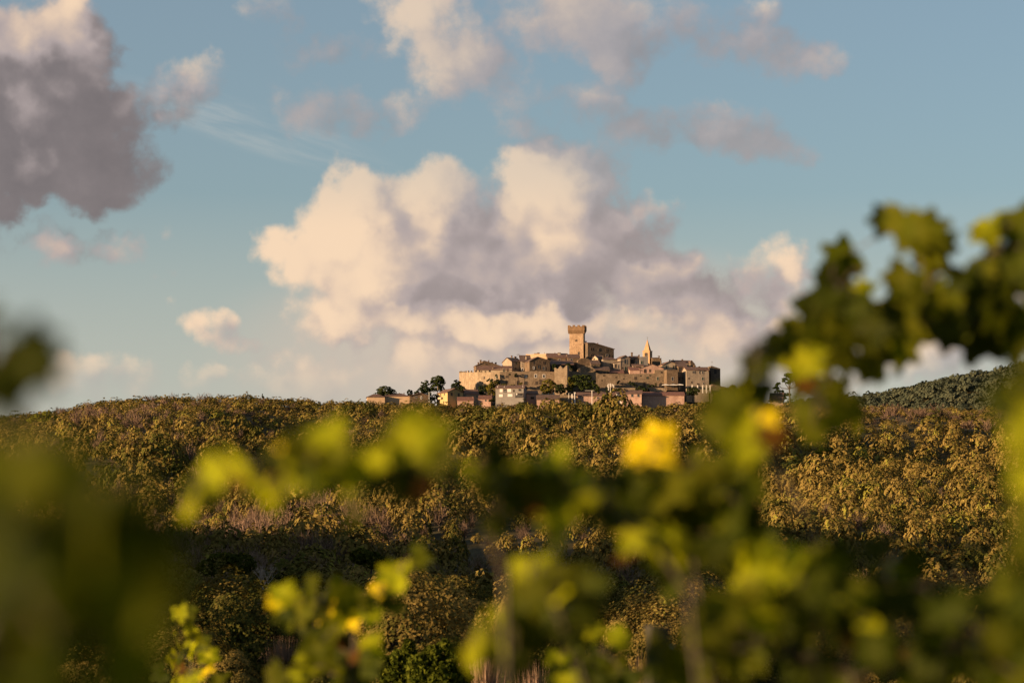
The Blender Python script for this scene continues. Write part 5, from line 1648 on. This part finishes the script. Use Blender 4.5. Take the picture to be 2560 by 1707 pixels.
vine('vine shoot hanging down at the right of the town with yellowing and rusty leaves',
     [[(2040, 1330), (1960, 1200), (1900, 1080), (1880, 950), (1885, 890)]],
     [(1885, 915, 95, 'g'), (1900, 905, 85, 'd'), (1878, 960, 75, 'l'), (1905, 1000, 80, 'l'), (1900, 1040, 95, 'y'), (1895, 1075, 80, 'l'), (1862, 1100, 110, 'l'), (1840, 1010, 130, 'g'), (1805, 1000, 110, 'g'), (1790, 1050, 90, 'g'), (1930, 1090, 80, 'r'), (1885, 1130, 90, 'l'), (1850, 1150, 110, 'g')],
     3.0, 2050, seed=8)
vine('vine with the single bright yellow leaf at its top, right of the middle',
     [[(1780, 1700), (1740, 1450), (1720, 1300), (1690, 1200), (1640, 1130)], [(1720, 1300), (1800, 1220), (1850, 1170)], [(1740, 1430), (1600, 1360), (1560, 1300)]],
     [(1612, 1118, 115, 'y'), (1668, 1138, 120, 'y'), (1640, 1150, 100, 'y'), (1610, 1195, 120, 'g'), (1690, 1215, 140, 'g'), (1770, 1195, 130, 'l'), (1745, 1240, 62, 'r'), (1835, 1180, 140, 'g'), (1800, 1255, 150, 'g'), (1650, 1275, 140, 'g'), (1575, 1265, 130, 'd'), (1600, 1335, 110, 'l'), (1720, 1310, 150, 'd'),
      (1850, 1290, 140, 'd'), (1575, 1400, 80, 'r'), (1650, 1365, 120, 'l'), (1740, 1385, 140, 'g'), (1900, 1330, 140, 'd'), (1540, 1225, 120, 'd'), (1680, 1400, 130, 'd'), (1800, 1370, 130, 'd'), (1870, 1220, 110, 'g'), (1720, 1170, 110, 'g'), (1640, 1220, 110, 'g'), (1790, 1310, 130, 'g'), (1590, 1230, 110, 'd'), (1700, 1360, 110, 'l'), (1620, 1310, 110, 'd')],
     3.3, 1800, seed=12)
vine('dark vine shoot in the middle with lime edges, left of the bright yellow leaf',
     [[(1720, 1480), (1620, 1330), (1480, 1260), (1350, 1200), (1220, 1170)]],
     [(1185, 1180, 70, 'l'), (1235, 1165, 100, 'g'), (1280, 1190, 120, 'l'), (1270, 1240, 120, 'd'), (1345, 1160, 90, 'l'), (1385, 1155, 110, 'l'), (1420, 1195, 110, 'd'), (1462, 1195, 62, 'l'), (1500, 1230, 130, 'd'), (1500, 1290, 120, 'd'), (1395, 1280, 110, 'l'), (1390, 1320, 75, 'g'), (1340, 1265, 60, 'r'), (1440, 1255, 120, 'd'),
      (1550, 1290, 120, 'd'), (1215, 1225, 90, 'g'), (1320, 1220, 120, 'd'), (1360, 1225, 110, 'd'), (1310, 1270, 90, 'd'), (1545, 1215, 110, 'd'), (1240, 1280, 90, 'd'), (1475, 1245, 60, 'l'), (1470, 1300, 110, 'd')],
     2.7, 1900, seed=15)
vine('long lime green vine shoot reaching in from the left of the middle',
     [[(1260, 1420), (1180, 1260), (1060, 1170), (900, 1140), (700, 1170), (560, 1190), (470, 1250)], [(900, 1140), (880, 1250), (860, 1300)]],
     [(485, 1215, 90, 'l'), (475, 1268, 85, 'l'), (545, 1180, 100, 'l'), (595, 1165, 100, 'l'), (640, 1190, 85, 'l'), (690, 1150, 110, 'y'), (735, 1165, 90, 'l'), (665, 1225, 100, 'l'), (775, 1145, 110, 'g'), (815, 1090, 110, 'l'), (850, 1115, 120, 'g'), (830, 1175, 110, 'l'), (905, 1165, 90, 'l'), (940, 1140, 85, 'l'), (890, 1225, 75, 'l'),
      (985, 1105, 130, 'g'), (1045, 1100, 130, 'l'), (1085, 1135, 110, 'g'), (1020, 1165, 120, 'd'), (1040, 1230, 70, 'r'), (770, 1195, 110, 'd'), (960, 1190, 110, 'd'), (1010, 1210, 100, 'd'), (720, 1200, 100, 'l'), (870, 1190, 70, 'r'), (520, 1225, 80, 'g'), (600, 1200, 60, 'r'), (700, 1260, 80, 'l'), (900, 1280, 70, 'g'), (1060, 1180, 100, 'd')],
     2.6, 1300, seed=21)
vine('vine with big blurred lime leaves at the lower middle',
     [[(1480, 1780), (1430, 1620), (1380, 1500), (1330, 1440)], [(1430, 1620), (1300, 1590), (1200, 1590)]],
     [(1335, 1440, 150, 'l'), (1390, 1460, 130, 'g'), (1430, 1480, 120, 'l'), (1390, 1530, 140, 'd'), (1310, 1510, 120, 'g'), (1250, 1560, 130, 'l'), (1200, 1590, 120, 'l'), (1285, 1590, 130, 'g'), (1340, 1550, 130, 'd'), (1180, 1640, 80, 'l'), (1240, 1610, 100, 'g'), (1440, 1540, 110, 'd'), (1320, 1480, 120, 'g'), (1350, 1600, 100, 'd')],
     2.9, 1500, seed=24)
vine('red-stemmed vine with yellow green leaves left of the lower middle',
     [[(880, 1800), (880, 1680), (885, 1580), (930, 1510), (1000, 1430)], [(885, 1580), (820, 1510), (720, 1490)], [(890, 1620), (960, 1590)]],
     [(705, 1480, 70, 'l'), (740, 1500, 85, 'l'), (780, 1465, 90, 'g'), (825, 1490, 90, 'g'), (860, 1530, 80, 'g'), (905, 1500, 80, 'g'), (810, 1535, 75, 'y'), (875, 1550, 65, 'y'), (925, 1535, 70, 'l'), (945, 1472, 55, 'y'), (985, 1440, 65, 'l'), (1035, 1400, 65, 'g'), (960, 1505, 65, 'd'), (865, 1610, 80, 'd'), (925, 1605, 70, 'l'),
      (800, 1625, 90, 'g'), (830, 1670, 90, 'g'), (760, 1640, 75, 'l'), (905, 1670, 90, 'd'), (700, 1690, 80, 'g'), (860, 1695, 90, 'd'), (720, 1530, 80, 'g'), (760, 1520, 80, 'g'), (1010, 1420, 60, 'l'), (970, 1460, 60, 'l'), (690, 1505, 50, 'y'), (790, 1580, 80, 'd'), (750, 1690, 70, 'l'), (840, 1600, 60, 'r'), (885, 1640, 45, 'r'), (930, 1640, 70, 'g'), (780, 1680, 80, 'l'), (820, 1560, 70, 'g')],
     5.4, 880, seed=27)
vine('small sharper vine clump at the bottom left beside the dark bush',
     [[(470, 1800), (478, 1700), (480, 1600), (460, 1530)]],
     [(450, 1530, 50, 'l'), (475, 1525, 50, 'g'), (480, 1580, 50, 'l'), (440, 1600, 60, 'g'), (500, 1610, 60, 'g'), (520, 1640, 55, 'l'), (460, 1640, 60, 'd'), (485, 1625, 55, 'l'), (430, 1650, 60, 'g'), (530, 1680, 50, 'y'), (490, 1690, 60, 'l'), (440, 1700, 60, 'l'), (460, 1675, 40, 'r'), (410, 1690, 60, 'd'), (550, 1700, 60, 'g'), (470, 1560, 45, 'd')],
     9.0, 470, seed=30)
rl = random.Random(41)
ll = []
for (bx, by, rx, ry, n, pal) in ((1930, 1450, 130, 80, 12, 'llggd'), (2100, 1480, 150, 90, 14, 'dddgg'), (2250, 1440, 60, 70, 6, 'ddd'), (1830, 1600, 130, 110, 16, 'gggld'), (2080, 1620, 140, 100, 16, 'dddgl'), (2330, 1620, 150, 90, 16, 'gdldg'), (2520, 1560, 90, 130, 12, 'ddgg'), (2250, 1560, 120, 60, 8, 'dddg'),
                            (1960, 1540, 80, 60, 8, 'lgg'), (2450, 1680, 120, 50, 8, 'ggl'), (1700, 1660, 90, 60, 8, 'gggd')):
    for _ in range(int(n * .8)):
        a, q = rl.uniform(0, 6.28), math.sqrt(rl.random())
        ll.append((bx + math.cos(a) * q * rx, by + math.sin(a) * q * ry, rl.uniform(85, 130), rl.choice(pal)))
ll += [(1930, 1395, 110, 'l'), (1905, 1430, 110, 'l'), (1990, 1420, 110, 'l'), (2195, 1370, 80, 'd'), (2095, 1545, 60, 'l'), (2120, 1600, 50, 'r'), (2260, 1630, 40, 'r'), (2380, 1660, 110, 'l'), (2330, 1540, 90, 'l')]
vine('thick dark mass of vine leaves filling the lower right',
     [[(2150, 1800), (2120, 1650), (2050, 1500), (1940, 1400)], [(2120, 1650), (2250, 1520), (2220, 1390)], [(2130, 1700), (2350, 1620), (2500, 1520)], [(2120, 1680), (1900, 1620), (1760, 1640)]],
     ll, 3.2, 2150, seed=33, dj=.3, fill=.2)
vine('vine shoot with small lime leaves beside the grey post at the lower edge',
     [[(1440, 1800), (1440, 1680), (1455, 1560)], [(1440, 1690), (1530, 1600)]],
     [(1460, 1555, 55, 'l'), (1450, 1590, 60, 'd'), (1430, 1620, 60, 'g'), (1535, 1585, 60, 'l'), (1545, 1610, 60, 'g'), (1500, 1640, 70, 'd'), (1400, 1650, 65, 'l'), (1380, 1690, 70, 'd'), (1450, 1690, 80, 'd'), (1540, 1660, 70, 'g'), (1415, 1700, 65, 'l'), (1500, 1700, 80, 'd'), (1560, 1700, 70, 'd'), (1470, 1650, 60, 'd')],
     5.2, 1440, seed=36)
vine('very near vine at the left, a great soft dark green blur',
     [[(-200, 1900), (-60, 1600), (60, 1300), (100, 1150)], [(60, 1400), (250, 1350), (330, 1300)]],
     [(90, 1240, 300, 'g'), (260, 1290, 290, 'd'), (60, 1480, 330, 'g'), (250, 1500, 330, 'g'), (130, 1640, 330, 'd'), (300, 1680, 280, 'g'), (20, 1180, 260, 'g'), (10, 1700, 300, 'd'), (180, 1400, 320, 'g'), (330, 1420, 240, 'd'), (200, 1180, 200, 'g')],
     1.05, -150, seed=39)
vine('very near vine tip poking in at the left edge below the dark cloud',
     [[(-400, 1500), (-260, 1200), (-150, 1000), (-40, 960)]],
     [(15, 950, 220, 'd'), (85, 915, 180, 'd'), (-50, 975, 250, 'd'), (-25, 815, 110, 'd'), (45, 925, 170, 'g')],
     1.5, -420, seed=42)
vine('near vine at the right edge, a soft lime strip',
     [[(2800, 1800), (2700, 1500), (2640, 1200), (2610, 950)]],
     [(2590, 960, 150, 'g'), (2580, 1030, 160, 'l'), (2600, 1110, 170, 'l'), (2590, 1190, 150, 'l'), (2600, 1290, 140, 'g'), (2590, 1380, 140, 'g'), (2610, 1460, 150, 'd'), (2500, 1010, 110, 'd'), (2600, 880, 130, 'g'), (2580, 1560, 150, 'g')],
     1.9, 2850, seed=45)

# the vineyard post and its wires
Yp = 8.5
b = P(1645, 1700, Yp)
g = gz(b.x, Yp)
pt = tag(empty('vineyard_post', (b.x, Yp, g), R(20)), 'weathered grey vineyard post standing among leaves at the lower edge', 'post')
hp = P(1645, 1562, Yp).z - g
MB().box(-.036, -.008, -.035, .035, -.4, hp).build('post', M['post'], pt)
MB().box(-.008, .034, -.030, .030, -.4, hp - .006).build('post_web', M['post'], pt)
cl = MB()
for zz in (hp - .09, hp - .16, hp - .28):
    cl.box(.035, .05, -.02, .02, zz, zz + .03)
cl.build('wire_clips', M['metal'], pt)
